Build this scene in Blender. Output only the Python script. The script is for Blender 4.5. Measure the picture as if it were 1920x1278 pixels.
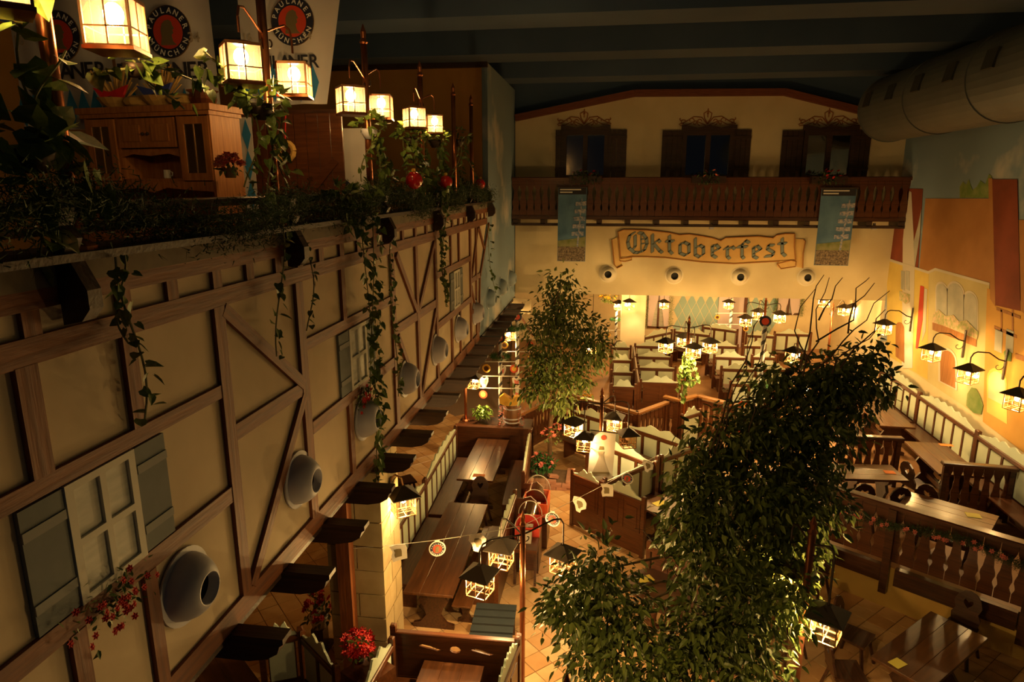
import bpy, math, random
import numpy as np
from mathutils import Vector, Matrix
from mathutils.geometry import tessellate_polygon

for o in list(bpy.data.objects): bpy.data.objects.remove(o)
random.seed(7); RNG = np.random.default_rng(7)
scene = bpy.context.scene
COL = scene.collection

# ---------------------------------------------------------------- camera
F = 1249.0; CX, CY = 960.0, 639.0
CAM = np.array([0.0, 0.0, 6.5])
_Y = np.array([184.0, -291.0, F]); _Y /= np.linalg.norm(_Y)
_Z = np.cross(_Y, [1.0, 0, 0]); _Z /= np.linalg.norm(_Z)
if _Z[1] > 0: _Z = -_Z
_X = np.cross(_Y, _Z)
R = np.array([_X, _Y, _Z])
cam_d = bpy.data.cameras.new('camera'); cam = bpy.data.objects.new('camera', cam_d); COL.objects.link(cam)
cam_d.sensor_width = 36; cam_d.lens = 36 * F / 1920; cam_d.clip_end = 200; cam_d.clip_start = .05
_m = Matrix.Identity(4)
for i in range(3):
    _m[i][0] = R[i, 0]; _m[i][1] = -R[i, 1]; _m[i][2] = -R[i, 2]; _m[i][3] = CAM[i]
cam.matrix_world = _m
scene.camera = cam

# ---------------------------------------------------------------- world + exposure
w = bpy.data.worlds.new('world'); scene.world = w; w.use_nodes = True
w.node_tree.nodes['Background'].inputs[0].default_value = (.5, .52, .65, 1)
w.node_tree.nodes['Background'].inputs[1].default_value = .014
scene.view_settings.view_transform = 'Standard'; scene.view_settings.look = 'None'
scene.view_settings.exposure = -0.08; scene.view_settings.gamma = 1
LAMP_W = 120.0            # watts of an ordinary hall lantern
LAMP_C = (1.0, .66, .27)

# ---------------------------------------------------------------- helpers
def ray(p): return R @ np.array([p[0] - CX, p[1] - CY, F])
def at(px, py, x=None, y=None, z=None, d=None):
    v = ray((px, py))
    if x is not None: t = (x - CAM[0]) / v[0]
    elif y is not None: t = (y - CAM[1]) / v[1]
    elif z is not None: t = (z - CAM[2]) / v[2]
    else: t = d / F
    return Vector(CAM + v * t)
def proj(P):
    v = R.T @ (np.array(P) - CAM)
    return (CX + F * v[0] / v[2], CY + F * v[1] / v[2], v[2])

MATS = {}
def mat(name, c, rough=.6, metal=0, c2=None, scale=6, stretch=(1, 1, 1), bump=0, emit=None, estr=0, detail=5, spec=.5, lo=.35, hi=.65, trans=0, coat=0):
    m = bpy.data.materials.new(name); m.use_nodes = True; nt = m.node_tree
    b = nt.nodes['Principled BSDF']
    b.inputs['Base Color'].default_value = (*c, 1); b.inputs['Roughness'].default_value = rough
    b.inputs['Metallic'].default_value = metal; b.inputs['Specular IOR Level'].default_value = spec
    if coat: b.inputs['Coat Weight'].default_value = coat; b.inputs['Coat Roughness'].default_value = .15
    if emit: b.inputs['Emission Color'].default_value = (*emit, 1); b.inputs['Emission Strength'].default_value = estr
    if c2 is not None or bump:
        tc = nt.nodes.new('ShaderNodeTexCoord'); mp = nt.nodes.new('ShaderNodeMapping')
        mp.inputs['Scale'].default_value = stretch
        nt.links.new(tc.outputs['Object'], mp.inputs[0])
        n = nt.nodes.new('ShaderNodeTexNoise'); n.inputs['Scale'].default_value = scale; n.inputs['Detail'].default_value = detail
        nt.links.new(mp.outputs[0], n.inputs['Vector'])
        if c2 is not None:
            r = nt.nodes.new('ShaderNodeValToRGB'); r.color_ramp.elements[0].position = lo; r.color_ramp.elements[1].position = hi
            r.color_ramp.elements[0].color = (*c, 1); r.color_ramp.elements[1].color = (*c2, 1)
            nt.links.new(n.outputs['Fac'], r.inputs[0]); nt.links.new(r.outputs[0], b.inputs['Base Color'])
        if bump:
            bp = nt.nodes.new('ShaderNodeBump'); bp.inputs['Strength'].default_value = bump; bp.inputs['Distance'].default_value = .02
            nt.links.new(n.outputs['Fac'], bp.inputs['Height']); nt.links.new(bp.outputs[0], b.inputs['Normal'])
    MATS[name] = m
    return m
GR = (1.2, 16, 16)
M = MATS
mat('timber', (.21, .06, .009), .62, c2=(.13, .034, .006), scale=2.2, stretch=GR, bump=.25)
mat('timber_dark', (.045, .018, .008), .5, c2=(.022, .009, .004), scale=2, stretch=GR, bump=.2)
mat('wood', (.115, .035, .009), .38, c2=(.065, .019, .005), scale=2.2, stretch=GR, bump=.12, coat=.2)
mat('wood_dark', (.075, .026, .009), .35, c2=(.035, .012, .005), scale=2.2, stretch=GR, bump=.12, coat=.25)
mat('wood_pine', (.42, .17, .045), .45, c2=(.28, .10, .025), scale=2.5, stretch=(16, 16, 1.2), bump=.1)
mat('wood_gold', (.30, .13, .035), .42, c2=(.2, .08, .02), scale=2.2, stretch=GR, bump=.1)
mat('tabletop', (.115, .04, .011), .32, c2=(.06, .02, .006), scale=2.0, stretch=(1, 8, 8), bump=.08, coat=.25)
mat('plaster', (.60, .49, .33), .9, c2=(.54, .44, .29), scale=2.5, bump=.08)
mat('plaster_far', (.62, .53, .33), .9, c2=(.56, .47, .28), scale=1.5, bump=.05)
mat('ochre', (.50, .26, .06), .9, c2=(.44, .22, .05), scale=1.5)
mat('yellow_wall', (.62, .42, .11), .9, c2=(.55, .36, .09), scale=2)
mat('cream_wall', (.72, .62, .40), .9, c2=(.66, .56, .36), scale=2)
mat('green_paint', (.56, .63, .48), .5, c2=(.52, .59, .45), scale=4)
mat('blue_ceiling', (.075, .12, .2), .9, c2=(.06, .1, .175), scale=.8)
mat('blue_ceiling_dark', (.10, .14, .2), .9)
mat('grey_band', (.2, .16, .1), .8, c2=(.14, .11, .07), scale=6)
mat('shutter_blue', (.15, .17, .17), .8, c2=(.12, .14, .14), scale=5)
mat('shutter_bar', (.24, .25, .24), .8)
mat('window_paint', (.62, .60, .52), .8)
mat('pane_paint', (.40, .41, .36), .6, c2=(.52, .52, .46), scale=5, stretch=(1, 1, 5))
mat('copper', (.42, .15, .06), .3, .85, c2=(.3, .1, .04), scale=5)
mat('iron', (.05, .03, .02), .5, .4)
mat('brass_frame', (.34, .17, .07), .4, .6)
mat('lamp_roof', (.06, .045, .03), .6, .3)
mat('white_metal', (.46, .46, .52), .5)
mat('nozzle_cream', (.62, .56, .42), .6)
mat('nozzle_blue', (.26, .34, .40), .6)
mat('black', (.006, .006, .006), .8)
mat('tile_a', (.62, .38, .17), .3, c2=(.54, .31, .13), scale=3)
mat('tile_b', (.66, .43, .21), .3, c2=(.57, .34, .15), scale=3)
mat('tile_c', (.54, .30, .12), .32, c2=(.46, .24, .09), scale=3)
mat('grout', (.16, .1, .06), .9)
mat('floor_wood', (.36, .18, .07), .4, c2=(.28, .13, .05), scale=2)
mat('stone', (.36, .28, .14), .9, c2=(.28, .21, .1), scale=4, bump=.3)
mat('stone_b', (.31, .235, .11), .9, c2=(.38, .3, .16), scale=4, bump=.3)
mat('mortar', (.46, .38, .23), .9)
mat('brick', (.42, .2, .12), .9, c2=(.33, .15, .09), scale=6, bump=.2)
mat('leaf_ficus', (.075, .11, .018), .42, c2=(.115, .155, .03), scale=3)
mat('leaf_ficus_light', (.19, .24, .05), .45, c2=(.13, .17, .035), scale=3)
mat('leaf_ivy', (.09, .16, .02), .45, c2=(.17, .23, .05), scale=4)
mat('leaf_bright', (.22, .34, .05), .45, c2=(.15, .26, .04), scale=4)
mat('needle', (.06, .10, .03), .7, c2=(.035, .06, .02), scale=4)
mat('green_wreath', (.04, .16, .03), .7, c2=(.02, .1, .02), scale=6)
mat('bark', (.16, .09, .045), .9, c2=(.1, .055, .025), scale=8, bump=.4)
mat('twig', (.07, .035, .015), .8)
mat('stem_green', (.14, .14, .04), .7)
mat('red_flower', (.62, .02, .015), .6, c2=(.45, .01, .01), scale=9)
mat('pink_flower', (.75, .22, .18), .6, c2=(.6, .14, .12), scale=9)
mat('salmon_flower', (.95, .16, .08), .6, c2=(.9, .4, .28), scale=8)
mat('yellow_flower', (.8, .45, .03), .6)
mat('red_gloss', (.5, .012, .008), .12, coat=.6)
mat('paper_orange', (.9, .25, .04), .7)
mat('paper_yellow', (.75, .63, .10), .7)
mat('paper_white', (.62, .58, .5), .7)
mat('fabric_white', (.58, .55, .52), .9, c2=(.52, .49, .47), scale=2)
mat('lozenge_blue', (.04, .2, .42), .8)
mat('navy', (.012, .016, .04), .6)
mat('logo_red', (.55, .05, .015), .6)
mat('logo_olive', (.16, .12, .05), .7)
mat('logo_white', (.75, .73, .68), .7)
mat('ink', (.02, .02, .03), .7)
mat('ink_tan', (.38, .32, .24), .8)
mat('scroll_paper', (.56, .34, .11), .85, c2=(.66, .44, .17), scale=2)
mat('scroll_edge', (.32, .14, .035), .85)
mat('letter_blue', (.17, .22, .22), .7)
mat('letter_edge', (.12, .1, .06), .7)
mat('ornament', (.28, .1, .025), .8)
mat('roof_trim', (.2, .06, .02), .7, c2=(.13, .035, .012), scale=3, stretch=GR)
mat('pic_sky', (.06, .15, .28), .6, c2=(.12, .25, .4), scale=2)
mat('pic_hill', (.16, .2, .05), .7, c2=(.3, .3, .15), scale=6)
mat('pic_crowd', (.35, .27, .18), .8, c2=(.08, .06, .05), scale=22)
mat('pic_pole', (.55, .5, .5), .7, c2=(.1, .2, .4), scale=18)
mat('plastic_orange', (.75, .12, .04), .4)
mat('plastic_red', (.72, .07, .05), .35)
mat('duct', (.12, .137, .137), .55, .1, c2=(.1, .115, .115), scale=1.5)
mat('grille', (.03, .035, .03), .7)
mat('roof_red', (.24, .05, .018), .9, c2=(.17, .035, .012), scale=1.5)
mat('mural_tan', (.42, .2, .06), .9, c2=(.34, .15, .04), scale=1.2)
mat('mural_olive', (.56, .48, .24), .9, c2=(.48, .4, .18), scale=1.3)
mat('mural_cream', (.66, .55, .33), .9, c2=(.56, .45, .26), scale=1.2)
mat('mural_orange', (.58, .32, .07), .9, c2=(.5, .26, .05), scale=1.4)
mat('mural_white', (.55, .5, .4), .9)
mat('mural_grey', (.36, .36, .3), .9, c2=(.46, .45, .37), scale=3)
mat('mural_door', (.36, .15, .035), .8, c2=(.26, .1, .02), scale=2, stretch=(1, 16, 1))
mat('mural_red', (.5, .05, .02), .9)
mat('mural_bush', (.12, .2, .04), .9, c2=(.22, .27, .08), scale=5)
mat('mural_flower', (.3, .34, .12), .9, c2=(.6, .42, .28), scale=14)
mat('mural_yellow', (.66, .5, .12), .9, c2=(.58, .42, .1), scale=2)
mat('cloth_pink', (.6, .5, .52), .9)
mat('barrel', (.2, .09, .03), .5, c2=(.13, .05, .018), scale=3, stretch=(8, 8, 1))
mat('gold_cap', (.75, .42, .05), .5)
mat('ceramic', (.75, .72, .62), .3)
mat('wheat', (.5, .3, .08), .9)
mat('ribbon_blue', (.03, .05, .25), .7)
mat('dark_teal', (.012, .018, .02), .6)

def sky_mat():                                   # blue painted wall with clouds low down
    m = bpy.data.materials.new('painted_sky'); m.use_nodes = True; nt = m.node_tree; b = nt.nodes['Principled BSDF']
    b.inputs['Roughness'].default_value = .9
    tc = nt.nodes.new('ShaderNodeTexCoord'); n = nt.nodes.new('ShaderNodeTexNoise'); n.inputs['Scale'].default_value = .75; n.inputs['Detail'].default_value = 6
    nt.links.new(tc.outputs['Object'], n.inputs['Vector'])
    r = nt.nodes.new('ShaderNodeValToRGB'); r.color_ramp.elements[0].position = .52; r.color_ramp.elements[1].position = .68
    r.color_ramp.elements[0].color = (.19, .27, .33, 1); r.color_ramp.elements[1].color = (.52, .5, .46, 1)
    nt.links.new(n.outputs['Fac'], r.inputs[0]); nt.links.new(r.outputs[0], b.inputs['Base Color'])
    MATS['painted_sky'] = m
sky_mat()
def pane_mat(name, tint, f=.12):
    m = bpy.data.materials.new(name); m.use_nodes = True; nt = m.node_tree; nt.nodes.clear()
    out = nt.nodes.new('ShaderNodeOutputMaterial'); t = nt.nodes.new('ShaderNodeBsdfTransparent'); g = nt.nodes.new('ShaderNodeBsdfGlossy')
    t.inputs[0].default_value = (*tint, 1); g.inputs['Roughness'].default_value = .08; g.inputs[0].default_value = (.9, .9, .9, 1)
    mx = nt.nodes.new('ShaderNodeMixShader'); mx.inputs[0].default_value = f
    nt.links.new(t.outputs[0], mx.inputs[1]); nt.links.new(g.outputs[0], mx.inputs[2]); nt.links.new(mx.outputs[0], out.inputs[0]); MATS[name] = m
pane_mat('glass', (1, .95, .85)); pane_mat('acrylic', (.92, .9, .87), .16); pane_mat('dark_glass', (.25, .27, .25), .3)
def frost_mat():                                  # seeded glass of the gallery lanterns
    m = bpy.data.materials.new('frosted'); m.use_nodes = True; nt = m.node_tree; nt.nodes.clear()
    out = nt.nodes.new('ShaderNodeOutputMaterial'); t = nt.nodes.new('ShaderNodeBsdfTransparent'); g = nt.nodes.new('ShaderNodeBsdfTranslucent')
    t.inputs[0].default_value = (1, .93, .8, 1); g.inputs[0].default_value = (.9, .82, .66, 1)
    mx = nt.nodes.new('ShaderNodeMixShader'); mx.inputs[0].default_value = .045
    nt.links.new(t.outputs[0], mx.inputs[1]); nt.links.new(g.outputs[0], mx.inputs[2]); nt.links.new(mx.outputs[0], out.inputs[0]); MATS['frosted'] = m
frost_mat()
mat('bulb', (1, .8, .5), .5, emit=(1.0, .78, .42), estr=60)
mat('bulb_off', (.7, .5, .4), .3)

class MB:
    def __init__(s): s.v = []; s.f = []
    def add(s, vs, fs):
        o = len(s.v); s.v += [tuple(v) for v in vs]; s.f += [tuple(i + o for i in f) for f in fs]; return s
    def box(s, x0, x1, y0, y1, z0, z1):
        vs = [(x0, y0, z0), (x1, y0, z0), (x1, y1, z0), (x0, y1, z0), (x0, y0, z1), (x1, y0, z1), (x1, y1, z1), (x0, y1, z1)]
        return s.add(vs, [(0, 3, 2, 1), (4, 5, 6, 7), (0, 1, 5, 4), (1, 2, 6, 5), (2, 3, 7, 6), (3, 0, 4, 7)])
    def cbox(s, x0, x1, y0, y1, z0, z1, c=.01):          # box with chamfered top edges
        vs = [(x0, y0, z0), (x1, y0, z0), (x1, y1, z0), (x0, y1, z0), (x0, y0, z1 - c), (x1, y0, z1 - c), (x1, y1, z1 - c), (x0, y1, z1 - c),
              (x0 + c, y0 + c, z1), (x1 - c, y0 + c, z1), (x1 - c, y1 - c, z1), (x0 + c, y1 - c, z1)]
        return s.add(vs, [(0, 3, 2, 1), (8, 9, 10, 11)] + [(i, (i + 1) % 4, 4 + (i + 1) % 4, 4 + i) for i in range(4)] + [(4 + i, 4 + (i + 1) % 4, 8 + (i + 1) % 4, 8 + i) for i in range(4)])
    def bar(s, p, q, w, h=None, up=(0, 0, 1)):
        h = h or w; p = Vector(p); q = Vector(q); d = (q - p).normalized(); up = Vector(up)
        if abs(d.dot(up)) > .98: up = Vector((1, 0, 0))
        a = d.cross(up).normalized() * (w / 2); b = a.cross(d).normalized() * (h / 2)
        vs = [p - a - b, p + a - b, p + a + b, p - a + b, q - a - b, q + a - b, q + a + b, q - a + b]
        return s.add(vs, [(0, 3, 2, 1), (4, 5, 6, 7), (0, 1, 5, 4), (1, 2, 6, 5), (2, 3, 7, 6), (3, 0, 4, 7)])
    def tube(s, pts, r, n=7, r1=None):
        pts = [Vector(p) for p in pts]; k = len(pts); r1 = r if r1 is None else r1
        rings = []; a = None
        for i, p in enumerate(pts):
            d = (pts[min(i + 1, k - 1)] - pts[max(i - 1, 0)]).normalized()
            if a is None:
                a = d.cross(Vector((.3, .2, 1))); a = a if a.length > .05 else d.cross(Vector((1, 0, 0)))
            a = (a - d * a.dot(d)).normalized(); b = d.cross(a); rr = r + (r1 - r) * i / max(k - 1, 1)
            rings += [p + a * math.cos(t * 2 * math.pi / n) * rr + b * math.sin(t * 2 * math.pi / n) * rr for t in range(n)]
        fs = [(i * n + j, i * n + (j + 1) % n, (i + 1) * n + (j + 1) % n, (i + 1) * n + j) for i in range(k - 1) for j in range(n)]
        fs += [tuple(range(n))[::-1], tuple((k - 1) * n + j for j in range(n))]
        return s.add(rings, fs)
    def lathe(s, prof, n=16, c=(0, 0, 0), axis=2, cap=True):
        vs = []
        for r, h in prof:
            for j in range(n):
                t = 2 * math.pi * j / n; a, b = r * math.cos(t), r * math.sin(t)
                p = (a, b, h) if axis == 2 else ((h, a, b) if axis == 0 else (b, h, a))
                vs.append((p[0] + c[0], p[1] + c[1], p[2] + c[2]))
        k = len(prof)
        fs = [(i * n + j, i * n + (j + 1) % n, (i + 1) * n + (j + 1) % n, (i + 1) * n + j) for i in range(k - 1) for j in range(n)]
        if cap: fs += [tuple(range(n))[::-1], tuple((k - 1) * n + j for j in range(n))]
        return s.add(vs, fs)
    def sphere(s, c, r, n=10, m=6, sz=1):
        return s.lathe([(max(r * math.sin(math.pi * i / m), r * .02), -r * sz * math.cos(math.pi * i / m)) for i in range(m + 1)], n, c)
    def prism(s, loops, th, O=(0, 0, 0), U=(1, 0, 0), V=(0, 0, 1), N=(0, 1, 0)):
        if not isinstance(loops[0][0], (tuple, list)): loops = [loops]
        O, U, V, N = Vector(O), Vector(U), Vector(V), Vector(N)
        tri = tessellate_polygon([[Vector((a, b, 0)) for a, b in L] for L in loops])
        flat = [p for L in loops for p in L]; k = len(flat)
        vs = [O + U * a + V * b for a, b in flat] + [O + U * a + V * b + N * th for a, b in flat]
        fs = []
        for t in tri:
            fs.append(tuple(t)); fs.append(tuple(i + k for i in reversed(t)))
        o = 0
        for L in loops:
            n = len(L); fs += [(o + i, o + (i + 1) % n, k + o + (i + 1) % n, k + o + i) for i in range(n)]; o += n
        return s.add(vs, fs)
    def mesh(s, name):
        me = bpy.data.meshes.new(name); me.from_pydata(s.v, [], s.f); me.update(); return me

def ob(name, mesh, m, parent=None, loc=None, smooth=False, kind=None):
    if isinstance(mesh, MB): mesh = mesh.mesh(name)
    o = bpy.data.objects.new(name, mesh)
    if m is not None and not mesh.materials: mesh.materials.append(M[m])
    COL.objects.link(o)
    if parent is not None: o.parent = parent
    if loc is not None: o.location = loc
    if smooth: mesh.shade_smooth()
    if kind: o['kind'] = kind
    return o
def thing(name, label, cat, loc=(0, 0, 0), rz=0, group=None):
    o = bpy.data.objects.new(name, None); COL.objects.link(o); o.empty_display_size = .1
    o.location = loc; o.rotation_euler = (0, 0, rz); o['label'] = label; o['category'] = cat
    if group: o['group'] = group
    return o
def tag(o, label, cat, group=None):
    o['label'] = label; o['category'] = cat
    if group: o['group'] = group
    return o
def struct(o): o['kind'] = 'structure'; return o
def copy_tree(o, parent=None):
    c = o.copy(); COL.objects.link(c); c.parent = parent
    for ch in o.children: copy_tree(ch, c)
    return c
def board(name, p, q, w, th, m, parent=None, up=(0, 0, 1)):      # a plank as an object of its own, grain along local X; up = direction of its width
    p = Vector(p); q = Vector(q); L = (q - p).length; d = (q - p) / L; up = Vector(up); n = d.cross(up).normalized(); up = n.cross(d)
    o = ob(name, MB().box(0, L, -th / 2, th / 2, -w / 2, w / 2), m, parent)
    mt = Matrix(((d.x, -n.x, up.x, p.x), (d.y, -n.y, up.y, p.y), (d.z, -n.z, up.z, p.z), (0, 0, 0, 1)))
    o.matrix_local = mt
    return o
TXT = {}
def _make_text(body):
    cu = bpy.data.curves.new('txt', 'FONT'); cu.body = body; cu.size = 1; cu.extrude = .012; cu.align_x = 'CENTER'; cu.offset = .014; cu.resolution_u = 3
    o = bpy.data.objects.new('txt', cu); COL.objects.link(o); dg = bpy.context.evaluated_depsgraph_get(); dg.update()
    me = bpy.data.meshes.new_from_object(o.evaluated_get(dg)); TXT[body] = ([v.co.copy() for v in me.vertices], [tuple(p.vertices) for p in me.polygons])
    bpy.data.objects.remove(o); bpy.data.curves.remove(cu); bpy.data.meshes.remove(me)
for _b in sorted(set('PAULANERM\u00dcNCHEN')) + ['16', '34', 'orrei']: _make_text(_b)
def text_into(mb, body, size, fn):
    V, Fs = TXT[body]; mb.add([fn(v * size) for v in V], Fs); return mb
def ring_text(body, r, size, a0, a1, flip=False):              # letters round a circle in the XZ plane facing -Y, one shape each
    n = len(body); out = []
    for i, ch in enumerate(body):
        a = math.radians(a0 + (a1 - a0) * (i / (n - 1)))
        rot = a - math.pi / 2 if not flip else a + math.pi / 2
        cx, cz = r * math.cos(a), r * math.sin(a); c, s_ = math.cos(rot), math.sin(rot)
        out.append((ch, text_into(MB(), ch, size, lambda co: (cx + c * co.x - s_ * (co.y - size * .35), co.z, cz + s_ * co.x + c * (co.y - size * .35)))))
    return out
def disc(r, th, n=36, y=0): return MB().prism([(r * math.cos(2 * math.pi * i / n), r * math.sin(2 * math.pi * i / n)) for i in range(n)], th, (0, y, 0))

# ================================================================ SETTING
XL, XR, YF, ZC = -2.6, 7.35, 18.75, 9.0
T0 = .72                                          # terrace height
# ---- floors
struct(ob('floor', MB().box(-7.5, 9.5, 0, 28, -.2, -.013), 'grout'))
fl = bpy.data.objects['floor']
ts = .30; ang = math.radians(44.0); ca, sa = math.cos(ang), math.sin(ang)
cand = []
for i in range(-95, 95):
    for j in range(-95, 95):
        x = .05 + (i * ca - j * sa) * ts; y = 8.05 + (i * sa + j * ca) * ts
        if not (-6.5 < x < 7 and 4.5 < y < 18): continue
        px, py, dd = proj((x, y, 0))
        if -60 < px < 1980 and 300 < py < 1400: cand.append((x, y, px, py, dd))
WIN = [(955, 1140, 1190, 1300), (1000, 850, 1110, 1120), (760, 820, 880, 1010), (1480, 1090, 1720, 1300), (880, 1090, 1000, 1200), (500, 1090, 640, 1180), (1180, 1020, 1300, 1200)]
vis = [c for c in cand if any(a < c[2] < b2 and b < c[3] < d2 for a, b, b2, d2 in WIN)]
vis.sort(key=lambda c: c[4]); vis = vis[:300]; vs_ = set((c[0], c[1]) for c in vis)
h = ts / 2 - .004
tmesh = []
for mn in ('tile_a', 'tile_b', 'tile_c'):
    me = MB().cbox(-h, h, -h, h, -.013, 0, .004).mesh('floor_tile'); me.materials.append(M[mn]); tmesh.append(me)
for c in vis:
    o = ob('floor_tile', random.choice(tmesh), None, fl, (c[0], c[1], random.uniform(-.001, .001))); o.rotation_euler[2] = ang
for k, mn in enumerate(('tile_a', 'tile_b', 'tile_c')):
    mb = MB()
    for q, c in enumerate(cand):
        if q % 3 != k or (c[0], c[1]) in vs_: continue
        p = [(c[0] + (a * ca - b * sa) * h, c[1] + (a * sa + b * ca) * h, 0) for a, b in ((-1, -1), (1, -1), (1, 1), (-1, 1))]
        mb.add(p, [(0, 1, 2, 3)])
    ob('floor_tiles_rest', mb, mn, fl, kind='stuff')
# warm boards of the hall beyond the zigzag fence
ob('board_floor', MB().prism([(-2.4, 15.9), (-1.08, 17.2), (.84, 15.9), (1.66, 16.9), (2.5, 17.4), (4.3, 16.0), (7.3, 16.0), (9, 27.9), (-4, 27.9)], .006, (0, 0, .001), (1, 0, 0), (0, 1, 0), (0, 0, 1)), 'floor_wood', fl)
# ---- terrace
RA, RB = Vector((3.0, 11.2, 0)), Vector((7.35, 8.0, 0))
terr = struct(ob('floor_terrace', MB().prism([(RA.x, RA.y), (RB.x, RB.y), (XR, 18.7), (4.9, 18.7), (4.9, 14.4), (3.0, 13.4)], T0 - .02, (0, 0, 0), (1, 0, 0), (0, 1, 0), (0, 0, 1)), 'yellow_wall'))
ob('terrace_boards', MB().prism([(RA.x, RA.y), (RB.x, RB.y), (XR, 18.7), (4.9, 18.7), (4.9, 14.4), (3.0, 13.4)], .02, (0, 0, T0 - .02), (1, 0, 0), (0, 1, 0), (0, 0, 1)), 'floor_wood', terr)
# ---- left wall (gallery front)
def W(px, py): p = at(px, py, x=XL); return (p.y, p.z)
wl = struct(ob('wall_left', MB().prism([(-1, 3.40), (13.18, 3.40), (13.35, 4.69), (14.6, 6.15), (-1, 6.15)], .10, (XL - .10, 0, 0), (0, 1, 0), (0, 0, 1), (1, 0, 0)), 'plaster'))
wl2 = struct(ob('wall_left_sky', MB().prism([(13.0, 3.40), (YF, 3.40), (YF, ZC), (14.6, ZC), (14.6, 6.0), (13.2, 4.6)], .12, (XL - .135, 0, 0), (0, 1, 0), (0, 0, 1), (1, 0, 0)), 'painted_sky'))
def tim(y0, z0, y1, z1, w, dx=0):
    board('timber_beam', (XL + .012 + dx, y0, z0), (XL + .012 + dx, y1, z1), w, .03, 'timber', wl, up=(0, -(z1 - z0), (y1 - y0)))
for a, b, z in ((-1, 3.2, 3.48), (3.2, 7.4, 3.48), (7.4, 13.2, 3.48)): tim(a, z, b, z, .16)
for a, b in ((-1, 4.08), (4.08, 8.0), (8.0, 14.2)): tim(a, 5.77, b, 5.77, .125, .002)
for a, b in ((-1, 4.4), (4.4, 9.4), (9.4, 14.5)): tim(a, 5.995, b, 5.995, .09, .001)
tim(-1, 4.375, 4.05, 4.375, .115); tim(5.35, 4.375, 7.75, 4.375, .115); tim(9.86, 4.375, 12.4, 4.375, .11)
tim(-1, 5.135, 4.03, 5.135, .09); tim(5.3, 5.15, 7.72, 5.15, .1); tim(9.85, 5.16, 12.4, 5.16, .1); tim(4.12, 4.79, 5.2, 4.79, .12); tim(7.82, 4.75, 9.8, 4.75, .12)
tim(12.5, 4.72, 13.35, 4.72, .1); tim(12.5, 4.1, 13.2, 4.1, .08)
for y in (.2, .75, 1.4, 2.05, 2.62, 3.22, 3.63, 4.10, 4.52, 4.95, 5.33, 5.76, 6.24, 6.7, 7.2, 7.74, 8.24, 8.81, 9.37, 9.85, 10.4, 11.0, 11.49, 11.95, 12.34, 12.78, 13.14, 13.53, 13.95): tim(y, 5.83, y, 5.95, .1 if y < 8 else .085, -.001)
for y, z0, z1, wd in ((.9, 5.18, 5.71, .12), (1.75, 5.18, 5.71, .12), (2.55, 5.18, 5.71, .12), (3.21, 5.18, 5.71, .1), (4.08, 3.56, 5.71, .12), (5.27, 3.56, 5.71, .13), (6.22, 5.2, 5.71, .09), (7.76, 3.56, 5.71, .13), (8.8, 3.56, 5.71, .1),
                      (9.83, 3.56, 5.71, .11), (10.85, 5.2, 5.71, .07), (11.46, 5.2, 5.71, .07), (12.44, 3.56, 5.71, .11), (2.59, 3.56, 4.32, .1), (3.13, 3.56, 4.32, .1), (1.2, 3.56, 4.32, .1), (6.23, 3.56, 4.32, .1), (10.83, 3.56, 4.32, .09), (11.48, 3.56, 4.32, .08), (13.0, 3.56, 5.7, .08), (13.1, 3.56, 4.1, .06)):
    tim(y, z0, y, z1, wd, .004)
for y0, z0, y1, z1, wd in ((4.14, 5.68, 5.24, 4.82, .1), (5.24, 4.72, 4.16, 3.56, .09), (7.95, 5.68, 8.76, 4.82, .09), (9.8, 5.68, 8.86, 4.82, .08), (7.9, 4.66, 8.5, 3.9, .08), (9.8, 4.66, 8.86, 3.56, .08), (13.2, 5.68, 12.55, 4.78, .07), (13.3, 5.68, 13.9, 5.2, .07), (12.5, 4.6, 12.9, 4.1, .07)):
    tim(y0, z0, y1, z1, wd, .006)
tim(14.45, 5.7, 13.4, 4.72, .07, .007); tim(13.38, 4.7, 13.2, 3.56, .07, .007)
# ledge, grey band
ob('grey_band', MB().box(XL, XL + .03, -1, 14.6, 6.04, 6.15), 'grey_band', wl)
ob('ledge', MB().box(XL - .3, XL + .12, -1, 14.6, 6.15, 6.19), 'timber_dark', wl)
ob('soffit_edge', MB().box(XL - .08, XL + .01, -1, YF, 3.34, 3.40), 'timber_dark', wl)
# painted windows with shutters
def wall_window(y0, y1, ys0, ys1, n):
    r = struct(ob('window_%d' % n, MB().prism([[(y0, 4.43), (y1, 4.43), (y1, 5.08), (y0, 5.08)]] + [[(a, c), (b, c), (b, e), (a, e)] for a, b in ((y0 + .05, (y0 + y1) / 2 - .02), ((y0 + y1) / 2 + .02, y1 - .05)) for c, e in ((4.47, 4.735), (4.775, 5.04))], .03, (XL + .002, 0, 0), (0, 1, 0), (0, 0, 1), (1, 0, 0)), 'window_paint'))
    for a, b in ((y0 + .05, (y0 + y1) / 2 - .02), ((y0 + y1) / 2 + .02, y1 - .05)):
        for c, e in ((4.47, 4.735), (4.775, 5.04)): ob('pane', MB().box(XL + .002, XL + .015, a, b, c, e), 'pane_paint', r)
    for a, b in ((ys0, y0 - .01), (y1 + .01, ys1)):
        s = ob('shutter', MB().box(XL + .002, XL + .025, a, b, 4.44, 5.075), 'shutter_blue', r)
        for z in (4.55, 4.92): ob('shutter_bar', MB().box(XL + .025, XL + .032, a, b, z, z + .05), 'shutter_bar', s)
wall_window(2.64, 3.13, 2.38, 3.39, 1); wall_window(6.29, 6.78, 6.03, 7.04, 2); wall_window(11.0, 11.45, 10.76, 11.7, 3); wall_window(.1, .6, -.16, .86, 4)
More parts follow.
